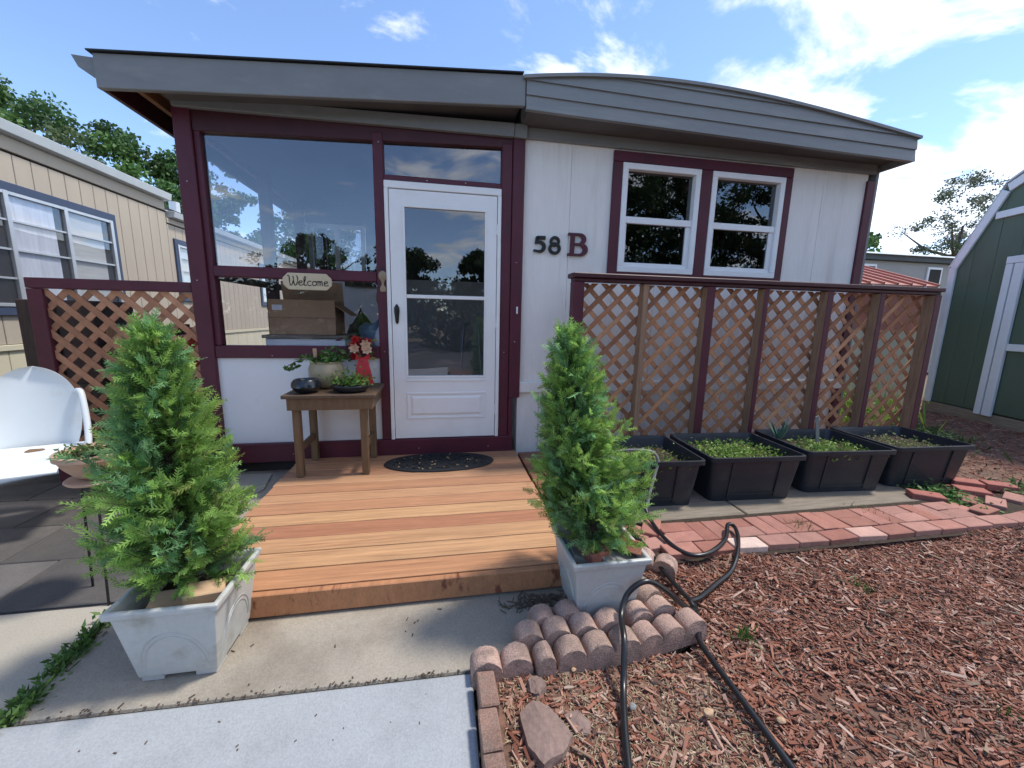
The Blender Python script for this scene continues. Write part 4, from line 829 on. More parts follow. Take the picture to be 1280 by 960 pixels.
for me, x, y, z, rz, lb in (
    (S2, 0.205, 1.232, -.016, .02, 'two-scallop edging block at the left end of the border, beside the pale walk'),
    (S1N, 0.365, 1.218, -.012, .05, 'narrow single edging block between the two-scallop and three-scallop blocks'),
    (S3, 0.585, 1.238, -.012, .04, 'three-scallop edging block in the middle of the front border row'),
    (S3, 0.905, 1.275, -.012, .17, 'three-scallop edging block at the right corner of the border'),
    (S2, 0.385, 1.318, .0, .02, 'weathered two-scallop edging block in the second row by the concrete'),
    (S2, 0.615, 1.330, .0, .05, 'two-scallop edging block in the second row under the right planter'),
    (S2, 0.46, 1.400, .0, .06, 'two-scallop edging block in the back row beside the right planter'),
    (S2, 0.865, 1.362, .0, .15, 'two-scallop edging block in the second row behind the corner'),
    (S1, 0.905, 1.452, .01, .35, 'single dark edging block standing right of the right planter'),
    (S2, 1.10, 1.72, -.02, -.75, 'two-scallop edging block half sunk before the brick path')):
    tag(inst('edging_block', me, (x, y, z), (rnd.uniform(-.03, .03), rnd.uniform(-.03, .03), rz), rnd.choice(SCOL)), lb, 'edging block', GE)
SB = brick_mesh('edging_brick', .062, .128, .10, 8, M_SCALLOP)
for k, (y, lb) in enumerate(((1.115, 'plain edging brick beside the walk, next to the scalloped corner'), (0.983, 'plain edging brick beside the walk, second from the scalloped corner'), (0.851, 'plain edging brick beside the walk at the bottom picture edge'), (0.719, 'plain edging brick beside the walk below the picture edge'))):
    tag(inst('edging_brick', SB, (0.138 + rnd.uniform(-.003, .003), y, -.022), (0, rnd.uniform(-.03, .03), rnd.uniform(-.03, .03)), (0.25, 0.15, 0.115)), lb, 'edging brick', 'plain edging bricks beside the walk')

# ================================================================== BRICK PATH
path = sheet('brick_path', 0.95, 6.2, 1.715, 2.14, 0.021, M_SOIL, 2, 2)
path.name = 'brick_path'
BC = [(0.35, 0.155, 0.115), (0.38, 0.175, 0.135), (0.32, 0.135, 0.10), (0.37, 0.19, 0.15)]
def lay(x, y, rz, z=-.012, col=None, rx=0, ry=0):
    o = inst('brick', rnd.choice(BR), (x, y, z + rnd.uniform(-.003, .003)), (rx + rnd.uniform(-.015, .015), ry + rnd.uniform(-.015, .015), rz + rnd.uniform(-.025, .025)), None, path)
    c = col or rnd.choice(BC); k = rnd.uniform(.88, 1.12); o.color = (c[0] * k, c[1] * k, c[2] * k, 1); return o
x = 1.30; k = 0
while x < 3.45:                                   # basket weave row
    if k % 2: lay(x + .05, 1.965, PI / 2); lay(x + .153, 1.965, PI / 2)
    else: lay(x + .10, 1.913, 0); lay(x + .10, 2.016, 0)
    x += .207; k += 1
x = 1.20; k = 0
while x < 3.9:                                    # front edge row
    col = (0.58, 0.43, 0.36) if k == 2 else ((0.50, 0.30, 0.24) if k == 6 else None)
    if k == 0: pass
    o = lay(x + .10, 1.793, 0.0 + rnd.uniform(-.02, .02), -.002, col)
    if col: o['label'] = 'pale pinkish brick'
    x += .208; k += 1
lay(1.255, 2.03, .95, .006); lay(1.15, 1.97, .9); lay(1.08, 2.06, .2); lay(1.21, 1.88, .12); lay(1.02, 1.93, .1)
for xx, yy, rr in ((3.56, 1.98, .3), (3.74, 1.94, .2), (3.98, 1.83, .1), (4.19, 1.86, .12), (4.40, 1.90, .18), (4.00, 2.02, .5), (4.25, 2.06, .4), (4.52, 2.04, .3), (4.62, 1.95, .2), (4.84, 2.01, .25), (4.75, 2.13, .3), (3.86, 2.10, .45)): lay(xx, yy, rr)
for xx, yy, rr, lb in ((3.58, 2.17, -.55, 'loose red brick in the weeds before the last tub'), (4.22, 2.33, -.45, 'loose red brick lying right of the last black tub'), (4.42, 2.24, -.5, 'loose red brick end to end beyond the last tub'), (4.05, 2.19, -.5, 'loose red brick among the weeds beside the path')):
    one('brick', BR[2], (xx, yy, .005), (.02, .03, rr), lb, 'brick', 'loose bricks near the tubs', (0.36, 0.13, 0.10))
# dark jointed pavers on the drive, nearest the camera
for j in range(7):
    for i in range(6):
        xa = -1.44 - .56 * (i + 1) - (.28 if j % 2 else 0) + (.28 if i < 0 else 0); ya = 1.885 + j * .40
        xb = min(xa + .552, -1.43)
        if xb - xa < .1: continue
        dzp = rnd.uniform(-.002, .002)
        pvo = MB().box(xa, xb, ya, ya + .393, -.06, -.018 + dzp).build('paver', M_PAVER, bpy.data.objects['driveway'], bevel=.004)
        k_ = rnd.choice((.8, .9, 1.0, 1.0, 1.15, 1.5)); pvo.color = (.085 * k_, .078 * k_, .073 * k_, 1)
    if j % 2: 
        pvo = MB().box(-1.712, -1.43, ya, ya + .393, -.06, -.018).build('paver', M_PAVER, bpy.data.objects['driveway'], bevel=.004); pvo.color = (.085, .078, .074, 1)
# timbers below the tubs
for x0, x1, lb in ((1.05, 2.02, 'weathered grey timber under the two left tubs'), (2.035, 3.62, 'longer weathered grey timber under the two right tubs')):
    o = MB().box(x0, x1, 2.145, 2.42, -0.03, 0.020).build('landscape_timber', M_TIMBER, bevel=0.006); tag(o, lb, 'timber', 'timbers under the tubs')
o = MB().box(1.0, 4.35, 2.425, 2.90, -0.03, 0.018).build('landscape_timber', M_TIMBER, bevel=0.006); tag(o, 'broad timber platform under the back of the black tubs', 'timber', 'timbers under the tubs')

# ================================================================== BLACK TUBS
def tub(loc, rz, label):
    t = thing('storage_tub', label, 'tub', loc, rz, 'black plastic tubs along the lattice')
    W, Dp, H = .745, .60, .345; wb, db = .64, .48
    def ring(w_, d_, z, c=.04, n=3):
        P = []
        for sx, sy, a0 in ((1, -1, -90), (1, 1, 0), (-1, 1, 90), (-1, -1, 180)):
            for i in range(n + 1):
                an = math.radians(a0 + 90 * i / n); P.append((sx * (w_ / 2 - c) + c * math.cos(an), sy * (d_ / 2 - c) + c * math.sin(an), z))
        return P
    R_ = [ring(wb, db, 0), ring(W - .045, Dp - .045, H - .035), ring(W - .03, Dp - .03, H - .034), ring(W, Dp, H - .03), ring(W, Dp, H), ring(W - .03, Dp - .03, H + .002), ring(W - .055, Dp - .055, H - .03), ring(wb - .02, db - .02, .02)]
    m = len(R_[0]); vs = [p for r_ in R_ for p in r_]; fs = [tuple(range(m))[::-1]] + [(j * m + i, j * m + (i + 1) % m, (j + 1) * m + (i + 1) % m, (j + 1) * m + i) for j in range(len(R_) - 1) for i in range(m)] + [tuple(range((len(R_) - 1) * m, len(R_) * m))]
    MB().add(vs, fs).build('tub_body', M_TUB, t, smooth=True, local=True)
    mb = MB()                                     # raised outlines on the front and ribs on the sides
    def fy(z): return -(db / 2 + (Dp - .045 - db) / 2 * z / (H - .035)) - .001
    for x in (-.20, .17): mb.hexa([(x, fy(.03) - .006, .03), (x + .012, fy(.03) - .006, .03), (x + .012, fy(.03) + .004, .03), (x, fy(.03) + .004, .03), (x, fy(.30) - .006, .30), (x + .012, fy(.30) - .006, .30), (x + .012, fy(.30) + .004, .30), (x, fy(.30) + .004, .30)])
    for z in (.05,): mb.box(-.188, .17, fy(z) - .005, fy(z) + .004, z, z + .01)
    mb.build('moulded_rib', M_TUB, t, local=True)
    mb = MB(); n = 12; wv, dv = W - .09, Dp - .09
    vs = [(-wv / 2 + wv * i / n, -dv / 2 + dv * j / n, H - .085 + rnd.uniform(-.01, .01)) for j in range(n + 1) for i in range(n + 1)]
    mb.add(vs, [(j * (n + 1) + i, j * (n + 1) + i + 1, (j + 1) * (n + 1) + i + 1, (j + 1) * (n + 1) + i) for j in range(n) for i in range(n)]).build('soil', M_SOIL, t, local=True)
    return t
t0 = tub((1.42, 2.575, 0.020), -.06, 'black plastic tub of seedlings nearest the right conifer')
TX = [(1.42, 2.575), (2.225, 2.57), (3.06, 2.60), (3.86, 2.61)]
TL = ['', 'second black tub from the left, thick with green seedlings', 'third black tub with a grey stake and spiky plant', 'black tub of sparse seedlings nearest the green shed']
for k in (1, 2, 3): dup(t0, (TX[k][0], TX[k][1], 0.020), (-.06, -.05, -.07, -.04)[k], TL[k])
SG = [(0.24, 0.38, 0.07), (0.17, 0.30, 0.06), (0.31, 0.43, 0.11), (0.12, 0.22, 0.05)]
def sprouts(label, cx, cy, n, sx, sy, seed, size, cols=SG, zz=.285):
    g = np.random.default_rng(seed); st = []
    V, t = leaves(n, lambda g: (cx + np.clip(g.normal() * sx, -.33, .33), cy + np.clip(g.normal() * sy, -.235, .235), zz + abs(g.normal()) * .022), size, cols, seed, .6)
    o = quads_obj('seedlings', V - np.array((cx, cy, zz)), t, M_LEAFB, None, (cx, cy, zz)); tag(o, label, 'seedlings', kind='stuff'); return o
sprouts('scattered green seedlings in the tub nearest the conifer', 1.45, 2.53, 420, .17, .13, 41, .026)
sprouts('thick carpet of green seedlings in the second tub', 2.225, 2.57, 1500, .19, .13, 42, .026)
sprouts('bright green seedlings in the tub with the grey stake', 3.07, 2.56, 900, .17, .11, 43, .026)
sprouts('small pale seedlings in the tub nearest the shed', 3.86, 2.60, 600, .17, .12, 44, .022, [(0.22, 0.28, 0.10), (0.14, 0.2, 0.05), (0.3, 0.27, 0.14)])
o = MB().obox((3.13, 2.70, .42), (.035, .006, .24), (.05, -.28, .1)).build('plant_marker', M_GREYSLAB); tag(o, 'pale grey flat stake leaning in the third black tub', 'plant marker')
sp_ = thing('spiky_plant', 'blue-green spiky plant in the third black tub', 'plant', (2.78, 2.72, .32))
for k in range(15):
    an = k * 2.4; ln_ = q.uniform(.12, .24); ti = q.uniform(.25, .6); P = [Vector((2.78, 2.72, .31)) + Vector((math.cos(an) * ti * u, math.sin(an) * ti * u, (1 - .25 * u * ti)*u)) * ln_ for u in (0, .4, .75, 1)]
    sd = Vector((-math.sin(an), math.cos(an), 0)); mb = MB()
    mb.add([p + sd * ww * s_ + Vector((0, 0, .003 * abs(s_))) for p, ww in zip(P, (.008, .010, .007, .0008)) for s_ in (-1, 0, 1)], [(3 * i + j, 3 * i + j + 1, 3 * i + j + 4, 3 * i + j + 3) for i in range(3) for j in (0, 1)])
    mb.build('leaf', M_SPIKE if 'M_SPIKE' in globals() else mat('spiky_leaf', (0.07, 0.14, 0.11), 0.5, .15, 9), sp_)
    M_SPIKE = bpy.data.materials['spiky_leaf']

# ================================================================== HOSES
hA = [(0.47, 0.70, .03), (0.52, 0.85, .03), (0.57, 0.98, .03), (0.62, 1.09, .04), (0.66, 1.18, .125), (0.695, 1.28, .135), (0.735, 1.33, .175), (0.775, 1.335, .218), (0.82, 1.335, .235), (0.865, 1.335, .222), (0.93, 1.335, .172), (0.99, 1.34, .115), (1.05, 1.345, .065), (1.095, 1.37, .045), (1.10, 1.41, .05), (1.17, 1.44, .04), (1.31, 1.52, .03), (1.46, 1.60, .03), (1.57, 1.69, .055), (1.68, 1.82, .075), (1.735, 1.92, .08), (1.70, 1.93, .085), (1.60, 1.82, .07), (1.45, 1.73, .065), (1.34, 1.71, .06), (1.275, 1.77, .06), (1.25, 1.90, .07), (1.26, 2.06, .09), (1.27, 2.14, .12)]
hz = thing('garden_hose', 'black garden hose looping over the scalloped edging and bricks', 'hose', (0.9, 1.4, 0), group='garden hoses on the mulch')
MB().tube(spline(hA, 6), .0115, 10).build('hose_tube', M_HOSE, hz, smooth=True)
hB = [(1.10, 2.02, .06), (1.11, 1.91, .055), (1.11, 1.81, .055), (1.105, 1.65, .04), (1.11, 1.50, .035), (1.12, 1.42, .03), (1.10, 1.36, .028), (1.05, 1.28, .028), (1.01, 1.20, .028), (1.0, 0.97, .028), (0.99, 0.77, .028), (0.97, 0.5, .028)]
hz = thing('garden_hose', 'straight black garden hose running over the mulch to the picture edge', 'hose', (1.05, 1.3, 0), group='garden hoses on the mulch')
MB().tube(spline(hB, 6), .0115, 10).build('hose_tube', M_HOSE, hz, smooth=True)
hC = [(1.29, 2.16, .10), (1.345, 2.22, .20), (1.40, 2.27, .30), (1.425, 2.29, .365), (1.40, 2.31, .42), (1.33, 2.33, .435), (1.20, 2.38, .42), (1.12, 2.45, .37), (1.10, 2.5, .30)]
hz = thing('irrigation_tube', 'grey hose end arching over the rim into the nearest black tub', 'hose', (1.33, 2.25, .1))
MB().tube(spline(hC, 6), .010, 10).build('hose_tube', M_HOSEG, hz, smooth=True)

# ================================================================== MULCH, STONES, WEEDS
def bedz_np(x, y): return .012 * np.sin(x * 3.1 + 1.3 * y) + .010 * np.sin(y * 5.3 - 2 * x) + .006 * np.sin(x * 11 + y * 9)
def chips(label, n, xr, yr, seed, smin=1.0, dens=None):
    g = np.random.default_rng(seed)
    x = g.uniform(*xr, n); y = g.uniform(*yr, n)
    if dens is not None:
        keep = g.random(n) < dens(x, y); x, y = x[keep], y[keep]
    n = len(x)
    L_ = np.exp(g.normal(math.log(.0165), .66, n)).clip(.006, .11) * smin; W_ = (L_ * g.uniform(.10, .36, n)).clip(.0022, .012); H_ = g.uniform(.0015, .005, n)
    az = g.normal(-.6, 1.0, n); ti = g.normal(0, .26, n); ro = g.normal(0, .35, n)
    dx = np.stack([np.cos(az) * np.cos(ti), np.sin(az) * np.cos(ti), np.sin(ti)], 1)
    s0 = np.stack([-np.sin(az), np.cos(az), np.zeros(n)], 1); u0 = np.cross(dx, s0)
    sy_ = s0 * np.cos(ro)[:, None] + u0 * np.sin(ro)[:, None]; uz = np.cross(dx, sy_)
    bz = .012 * np.sin(x * 3.1 + 1.3 * y) + .010 * np.sin(y * 5.3 - 2 * x) + .006 * np.sin(x * 11 + y * 9)
    c = np.stack([x, y, bz + g.uniform(.001, .016, n)], 1)
    tp = g.uniform(.35, 1, n)[:, None]
    a_ = dx * L_[:, None] / 2; b_ = sy_ * W_[:, None] / 2; h_ = uz * H_[:, None] / 2
    P = np.stack([c - a_ - b_ - h_, c + a_ - b_ * tp - h_, c + a_ + b_ * tp - h_, c - a_ + b_ - h_, c - a_ - b_ + h_, c + a_ - b_ * tp + h_, c + a_ + b_ * tp + h_, c - a_ + b_ + h_], 1)
    F = np.array([[4, 5, 6, 7], [0, 1, 5, 4], [1, 2, 6, 5], [2, 3, 7, 6], [3, 0, 4, 7]])
    V = P[:, F].reshape(-1, 4, 3)
    pal = np.array([(0.23, 0.085, 0.05), (0.29, 0.125, 0.08), (0.17, 0.062, 0.038), (0.34, 0.175, 0.125), (0.40, 0.25, 0.19), (0.46, 0.33, 0.26), (0.24, 0.165, 0.115), (0.11, 0.06, 0.045)])
    ci = g.choice(len(pal), n, p=[.22, .22, .13, .17, .10, .03, .07, .06]); t = pal[ci] * g.uniform(.8, 1.2, (n, 1))
    o = quads_obj('wood_chips', V, np.repeat(t, 5, 0), M_CHIP); tag(o, label, 'wood chips', kind='stuff'); return o
def bare(x, y):
    return np.where((x < 1.02) & (y > 1.215), 0.0, bare0(x, y))
def bare0(x, y):      # bare brown soil shows between the chips in the near corner
    return np.where((x < 1.0) & (y < 1.2), .42, 1.0) * np.where(((x - 1.35) ** 2 + (y - .75) ** 2) < .06, .45, 1.0)
chips('red-brown shredded wood mulch covering the front garden bed', 80000, (.20, 3.6), (.1, 1.77), 71, 1.0, bare)
chips('red-brown wood mulch on the far right of the garden bed', 20000, (3.3, 7.6), (.3, 4.6), 72, 1.25, lambda x, y: np.where(((y > 1.75) & (x < 4.1)) | ((y > 1.76) & (y < 2.12) & (x < 5)), 0, 1.0))
g_ = np.random.default_rng(91); n_ = 5200; sx_ = g_.uniform(.19, 1.0, n_); sy_ = g_.uniform(.2, 1.2, n_); az_2 = g_.uniform(0, 6.3, n_); L2 = g_.uniform(.008, .038, n_)[:, None]
dz_ = np.stack([np.cos(az_2), np.sin(az_2), g_.normal(0, .2, n_)], 1); sd_2 = np.stack([-np.sin(az_2), np.cos(az_2), np.zeros(n_)], 1) * .0016
c_2 = np.stack([sx_, sy_, bedz_np(sx_, sy_) + g_.uniform(.004, .012, n_)], 1)
o = quads_obj('dry_straw', np.stack([c_2 - dz_ * L2 / 2, c_2 + sd_2, c_2 + dz_ * L2 / 2, c_2 - sd_2], 1), np.array([(0.34, 0.26, 0.16), (0.26, 0.19, 0.12), (0.42, 0.34, 0.22)])[g_.integers(0, 3, n_)], M_CHIP); tag(o, 'thin dry tan straw and grass clippings on the bare soil by the walk', 'straw', kind='stuff')
def stone(label, poly, z, h, seed, grp='flat stones in the mulch'):
    q_ = random.Random(seed); b = MB(); cx_ = sum(p[0] for p in poly) / len(poly); cy_ = sum(p[1] for p in poly) / len(poly)
    low = [(x, y, -.02) for x, y in poly]; up = [(cx_ + (x - cx_) * .9 + q_.uniform(-.005, .005), cy_ + (y - cy_) * .9, z + h * q_.uniform(.6, 1.1)) for x, y in poly]
    n = len(poly); b.add(low + up + [(cx_, cy_, z + h * 1.15)], [(i, (i + 1) % n, n + (i + 1) % n, n + i) for i in range(n)] + [(n + i, n + (i + 1) % n, 2 * n) for i in range(n)])
    o = b.build('flat_stone', M_STONE); bmm = bmesh.new(); bmm.from_mesh(o.data); bmesh.ops.subdivide_edges(bmm, edges=list(bmm.edges), cuts=3, use_grid_fill=True)
    for v_ in bmm.verts: v_.co += Vector((q_.uniform(-1, 1), q_.uniform(-1, 1), q_.uniform(-1, 1))) * .0022
    bmm.to_mesh(o.data); bmm.free(); tag(o, label, 'stone', grp); return o
stone('large flat purple-grey stone in the mulch near the walk', [(.235, 1.06), (.24, .95), (.28, .885), (.34, .90), (.395, .955), (.37, 1.02), (.345, 1.07), (.29, 1.09)], .01, .028, 4)
stone('small grey stone beside the scalloped edging in the mulch', [(.285, 1.165), (.29, 1.12), (.325, 1.10), (.355, 1.13), (.345, 1.17), (.31, 1.185)], .005, .025, 6)
stone('flat brown stone right of the large purple-grey stone', [(.385, 1.04), (.40, .98), (.45, .96), (.475, 1.0), (.44, 1.05)], .003, .015, 7)
for k, (x, y, s_, lb) in enumerate(((.62, 1.02, .014, 'small grey pebble beside the curved hose'), (.86, .96, .018, 'pale pink pebble between the two hoses'), (1.08, .90, .014, 'small pale pebble right of the straight hose'), (.47, 1.185, .010, 'tiny pale pebble below the edging blocks'))):
    m_ = MB(); blob(m_, (x, y, .022), s_, s_ * .8, s_ * .6, k + 20, 10, 6, .1); o = m_.build('pebble', M_GREYSLAB if k == 0 else M_PALEWOOD, smooth=True); tag(o, lb, 'pebble', 'pebbles in the mulch')
def tuft(label, x, y, n, r_, hgt, seed, cols=GREENS, blade=True, z=0.0, cat='weed', grp=None):
    g = np.random.default_rng(seed); c = np.stack([x + g.normal(size=n) * r_, y + g.normal(size=n) * r_, np.full(n, z)], 1)
    d = g.normal(size=(n, 3)) * .55; d[:, 2] = 1; d /= np.linalg.norm(d, axis=1)[:, None]; s = np.cross(d, g.normal(size=(n, 3))); s /= np.linalg.norm(s, axis=1)[:, None]
    h_ = hgt * g.uniform(.4, 1.1, (n, 1)); wv = (.0035 if blade else .011)
    V = np.stack([c, c + d * h_ * .5 + s * wv, c + d * h_ + g.normal(size=(n, 3)) * .008, c + d * h_ * .5 - s * wv], 1)
    if not blade:
        cl = c + d * h_ * g.uniform(.3, 1, (n, 1)); dd = g.normal(size=(n, 3)); dd[:, 2] *= .4; dd /= np.linalg.norm(dd, axis=1)[:, None]; sz = .045 * g.uniform(.6, 1.2, (n, 1)); ss = np.cross(dd, np.array([0, 0, 1.]))
        V = np.concatenate([V[: n // 3], np.stack([cl, cl + dd * sz * .5 + ss * sz * .3, cl + dd * sz, cl + dd * sz * .5 - ss * sz * .3], 1)])
    cols = np.array(cols); t = cols[g.integers(0, len(cols), len(V))] * g.uniform(.75, 1.2, (len(V), 1))
    o = quads_obj('weed', V - np.array((x, y, z)), t, M_LEAFB, None, (x, y, z)); tag(o, label, cat, grp, 'stuff'); return o
tuft('small green grass tuft in the mulch near the hose corner', 1.235, 1.235, 60, .022, .05, 1)
tuft('green weed tuft among wood chips right of the hose', 2.02, 1.40, 70, .035, .05, 2)
tuft('small yellow-green sprout in the mulch centre', 1.98, 1.22, 24, .014, .05, 3, [(0.22, 0.3, 0.04)])
tuft('grass tuft in the mulch near the lower right corner', 1.86, 0.80, 40, .02, .05, 4)
tuft('leafy green weed clump between last tub and loose bricks', 3.78, 2.16, 320, .10, .08, 5, [(0.10, 0.22, 0.05), (0.07, 0.17, 0.04), (0.14, 0.26, 0.07)], False)
tuft('dry grassy weed growing through the brick path centre', 2.86, 2.03, 80, .06, .08, 6, [(0.16, 0.20, 0.07), (0.28, 0.24, 0.12)])
tuft('thin grassy weed between bricks before the third tub', 2.25, 1.93, 50, .035, .10, 7, [(0.20, 0.20, 0.09), (0.28, 0.22, 0.12)])
tuft('grass weed at the far right bricks', 4.55, 2.13, 160, .10, .09, 8, [(0.09, 0.16, 0.05), (0.16, 0.2, 0.08)], False)
tuft('thin dry weed at the path edge by the last front bricks', 3.25, 1.92, 60, .05, .06, 9, [(0.16, 0.20, 0.07), (0.10, 0.16, 0.05)])
for k, (x, y, lb) in enumerate(((5.35, 3.35, 'dark green weed against the shed base near the lattice'), (5.75, 3.6, 'low green weed at the shed corner beside its white trim'), (4.95, 3.15, 'tall dark weed behind the last tub by the shed'))):
    tuft(lb, x, y, 320, .15, .22 if k != 1 else .15, 30 + k, [(0.06, 0.11, 0.04), (0.09, 0.14, 0.05)], False)
def strip_weeds(label, pts, n, seed):
    g = np.random.default_rng(seed); P = np.array(pts); ts = g.uniform(0, len(P) - 1, n); i = ts.astype(int).clip(0, len(P) - 2); f_ = (ts - i)[:, None]; c = P[i] * (1 - f_) + P[i + 1] * f_
    dens = np.sin(ts * 3.3 + 1) * .5 + .6; keep = g.random(n) < dens; c = c[keep]; n = len(c)
    c = np.concatenate([c + g.normal(size=(n, 2)) * .019, np.full((n, 1), -.02)], 1); d = g.normal(size=(n, 3)) * .8; d[:, 2] = .8; d /= np.linalg.norm(d, axis=1)[:, None]; s = np.cross(d, g.normal(size=(n, 3))); s /= np.linalg.norm(s, axis=1)[:, None]
    h_ = g.uniform(.015, .05, (n, 1)); c = c + np.concatenate([np.zeros((n, 2)), g.uniform(0, .035, (n, 1))], 1); V = np.stack([c, c + d * h_ * .5 + s * .007, c + d * h_, c + d * h_ * .5 - s * .007], 1)
    t = (np.array(GREENS) * 1.25 + np.array([.02, .01, .012]))[g.integers(0, 4, n)] * g.uniform(.7, 1.2, (n, 1)); o = quads_obj('weeds', V, t, M_LEAFB); tag(o, label, 'weeds', kind='stuff')
strip_weeds('strip of green weeds in the concrete joint left of the planter', [(-1.37, 1.30), (-1.375, 1.42), (-1.39, 1.58), (-1.41, 1.80)], 1150, 5)

# ================================================================== LEFT SIDE: CHAIR, BOWL, POTS
chs = thing('metal_chair', 'white enamel metal lawn chair with rounded shell back', 'chair', (-2.50, 2.80, -0.03))
def shell(fx, n=14, m=14, th=.006):
    vs = []
    for lay_ in (0, th):
        for j in range(m + 1):
            for i in range(n + 1): vs.append(fx(-1 + 2 * i / n, j / m, lay_))
    N1 = (n + 1) * (m + 1); fs = []
    for j in range(m):
        for i in range(n):
            a_ = j * (n + 1) + i; fs.append((a_, a_ + 1, a_ + n + 2, a_ + n + 1)); fs.append((N1 + a_ + n + 1, N1 + a_ + n + 2, N1 + a_ + 1, N1 + a_))
    edge = [i for i in range(n + 1)] + [(j + 1) * (n + 1) - 1 for j in range(1, m + 1)] + [m * (n + 1) + i for i in range(n - 1, -1, -1)] + [j * (n + 1) for j in range(m - 1, 0, -1)]
    for k in range(len(edge)): a_, b_ = edge[k], edge[(k + 1) % len(edge)]; fs.append((b_, a_, N1 + a_, N1 + b_))
    return MB().add(vs, fs)
cxx = -2.50
def backf(u, v, t):
    v = 1 - (1 - v) ** 2.0
    wv = .212 * math.sqrt(max(0.0, 1 - ((v - .42) / .58) ** 2)) if v > .42 else .212 - .03 * ((.42 - v) / .42) ** 2
    wv = max(wv, .012); return (cxx + u * wv, 2.87 + .08 * v + .03 * (1 - u * u) + t, .43 + .50 * v)
shell(backf, 14, 22).build('backrest', M_CHAIR, chs, smooth=True)
def seatf(u, v, t):
    return (cxx + u * (.215 + .02 * math.sin(v * PI)), 2.44 + .43 * v, .435 - t - .03 * (1 - v) ** 6 * 1.0 - .02 * math.sin(v * PI) * (1 - u * u) + (.0 if v > .15 else -.03 * (1 - v / .15)))
shell(seatf).build('seat', M_CHAIR, chs, smooth=True)
mb = MB(); blob(mb, (cxx + .02, 2.80, .425), .045, .03, .006, 2, 12, 5, .3); mb.build('rust_stain', M_RUST, chs)
for sx in (-1, 1):
    MB().tube(spline([(cxx + sx * .185, 2.925, .76), (cxx + sx * .225, 2.88, .77), (cxx + sx * .245, 2.84, .70), (cxx + sx * .262, 2.79, .56), (cxx + sx * .268, 2.74, .43), (cxx + sx * .262, 2.72, .37)], 5), [.012] * 2 + [.017] * 21 + [.013] * 3, 10).build('arm', M_CHAIR, chs, smooth=True)
CR = Matrix.Rotation(-0.36, 3, 'Z'); cO = Vector((-2.5, 2.8, 0))
MB().tube(spline([CR @ (Vector(p) - cO) + cO for p in ((-3.35, 3.25, .0), (-3.12, 3.36, .035), (-2.85, 3.42, .06), (-2.62, 3.40, .07), (-2.42, 3.32, .09), (-2.33, 3.15, .16), (-2.33, 3.02, .28), (-2.34, 2.96, .41))], 5), .017, 10).build('runner', M_CHAIR, chs, smooth=True)
chs.rotation_euler = (0, 0, 0.36)
bl = thing('plant_stand', 'thin black wire stand holding the terracotta bowl beside the conifer', 'plant stand', (-1.53, 1.98, -0.03))
for k in range(3):
    an = math.radians((-65, 55, 175)[k]); MB().tube([(-1.54 + .09 * math.cos(an), 2.0 + .09 * math.sin(an), .53), (-1.54 + .12 * math.cos(an), 2.0 + .15 * math.sin(an), -.03)], .005, 8).build('leg', M_BLACKMETAL, bl)
MB().tube([(-1.54 + .10 * math.cos(k * PI / 10), 2.0 + .10 * math.sin(k * PI / 10), .53) for k in range(21)], .005, 8).build('hoop', M_BLACKMETAL, bl)
MB().lathe([(.115, 0), (.12, .008), (.115, .012)], (-1.54, 2.0, .536), 28).build('saucer', M_TERRA, bl)
bl = thing('terracotta_bowl', 'pale terracotta bowl on the wire stand left of the conifer', 'bowl', (-1.54, 2.0, .548))
MB().lathe([(.06, 0), (.085, .02), (.115, .06), (.132, .095), (.142, .10), (.142, .122), (.13, .124), (.12, .10), (.095, .08)], (-1.54, 2.0, .549), 32).build('bowl_body', M_TERRA, bl, smooth=True)
MB().lathe([(.125, 0), (.12, .008)], (-1.54, 2.0, .645), 24).build('soil', M_SOIL, bl)
pl = thing('bowl_plant', 'low green succulent sprigs in the pale terracotta bowl', 'plant', (-1.54, 2.0, .66))
V, t = leaves(300, lambda g: (-1.53 + np.clip(g.normal() * .06, -.12, .12), 1.98 + np.clip(g.normal() * .05, -.1, .1), .66 + abs(g.normal()) * .018), .03, [(0.12, 0.2, 0.05), (0.2, 0.26, 0.1), (0.09, 0.14, 0.04)], 51)
quads_obj('foliage', V - np.array(pl.location), t, M_LEAFB, pl)
o = thing('black_bucket', 'black plastic bucket on the concrete beside the porch corner', 'bucket', (-1.66, 3.08, 0))
MB().lathe([(.11, 0), (.14, .30), (.15, .305), (.15, .33), (.138, .332), (.13, .29), (.10, .03)], (-1.76, 3.06, 0), 28).build('bucket_body', M_TUB, o, smooth=True)
MB().tube(spline([(-1.90, 3.06, .31), (-1.80, 2.99, .40), (-1.70, 3.0, .38), (-1.62, 3.06, .31)], 5), .005, 8).build('handle', M_HOSEG, o)
o = thing('paving_stone', 'irregular grey paving slab on the ground left of the deck', 'paving slab', (-1.5, 2.9, 0))
MB().prism([(-1.72, 2.72), (-1.45, 2.62), (-1.30, 3.0), (-1.36, 3.30), (-1.62, 3.30)], 'z', .001, .014).build('slab', M_STRIP, o, bevel=.004)

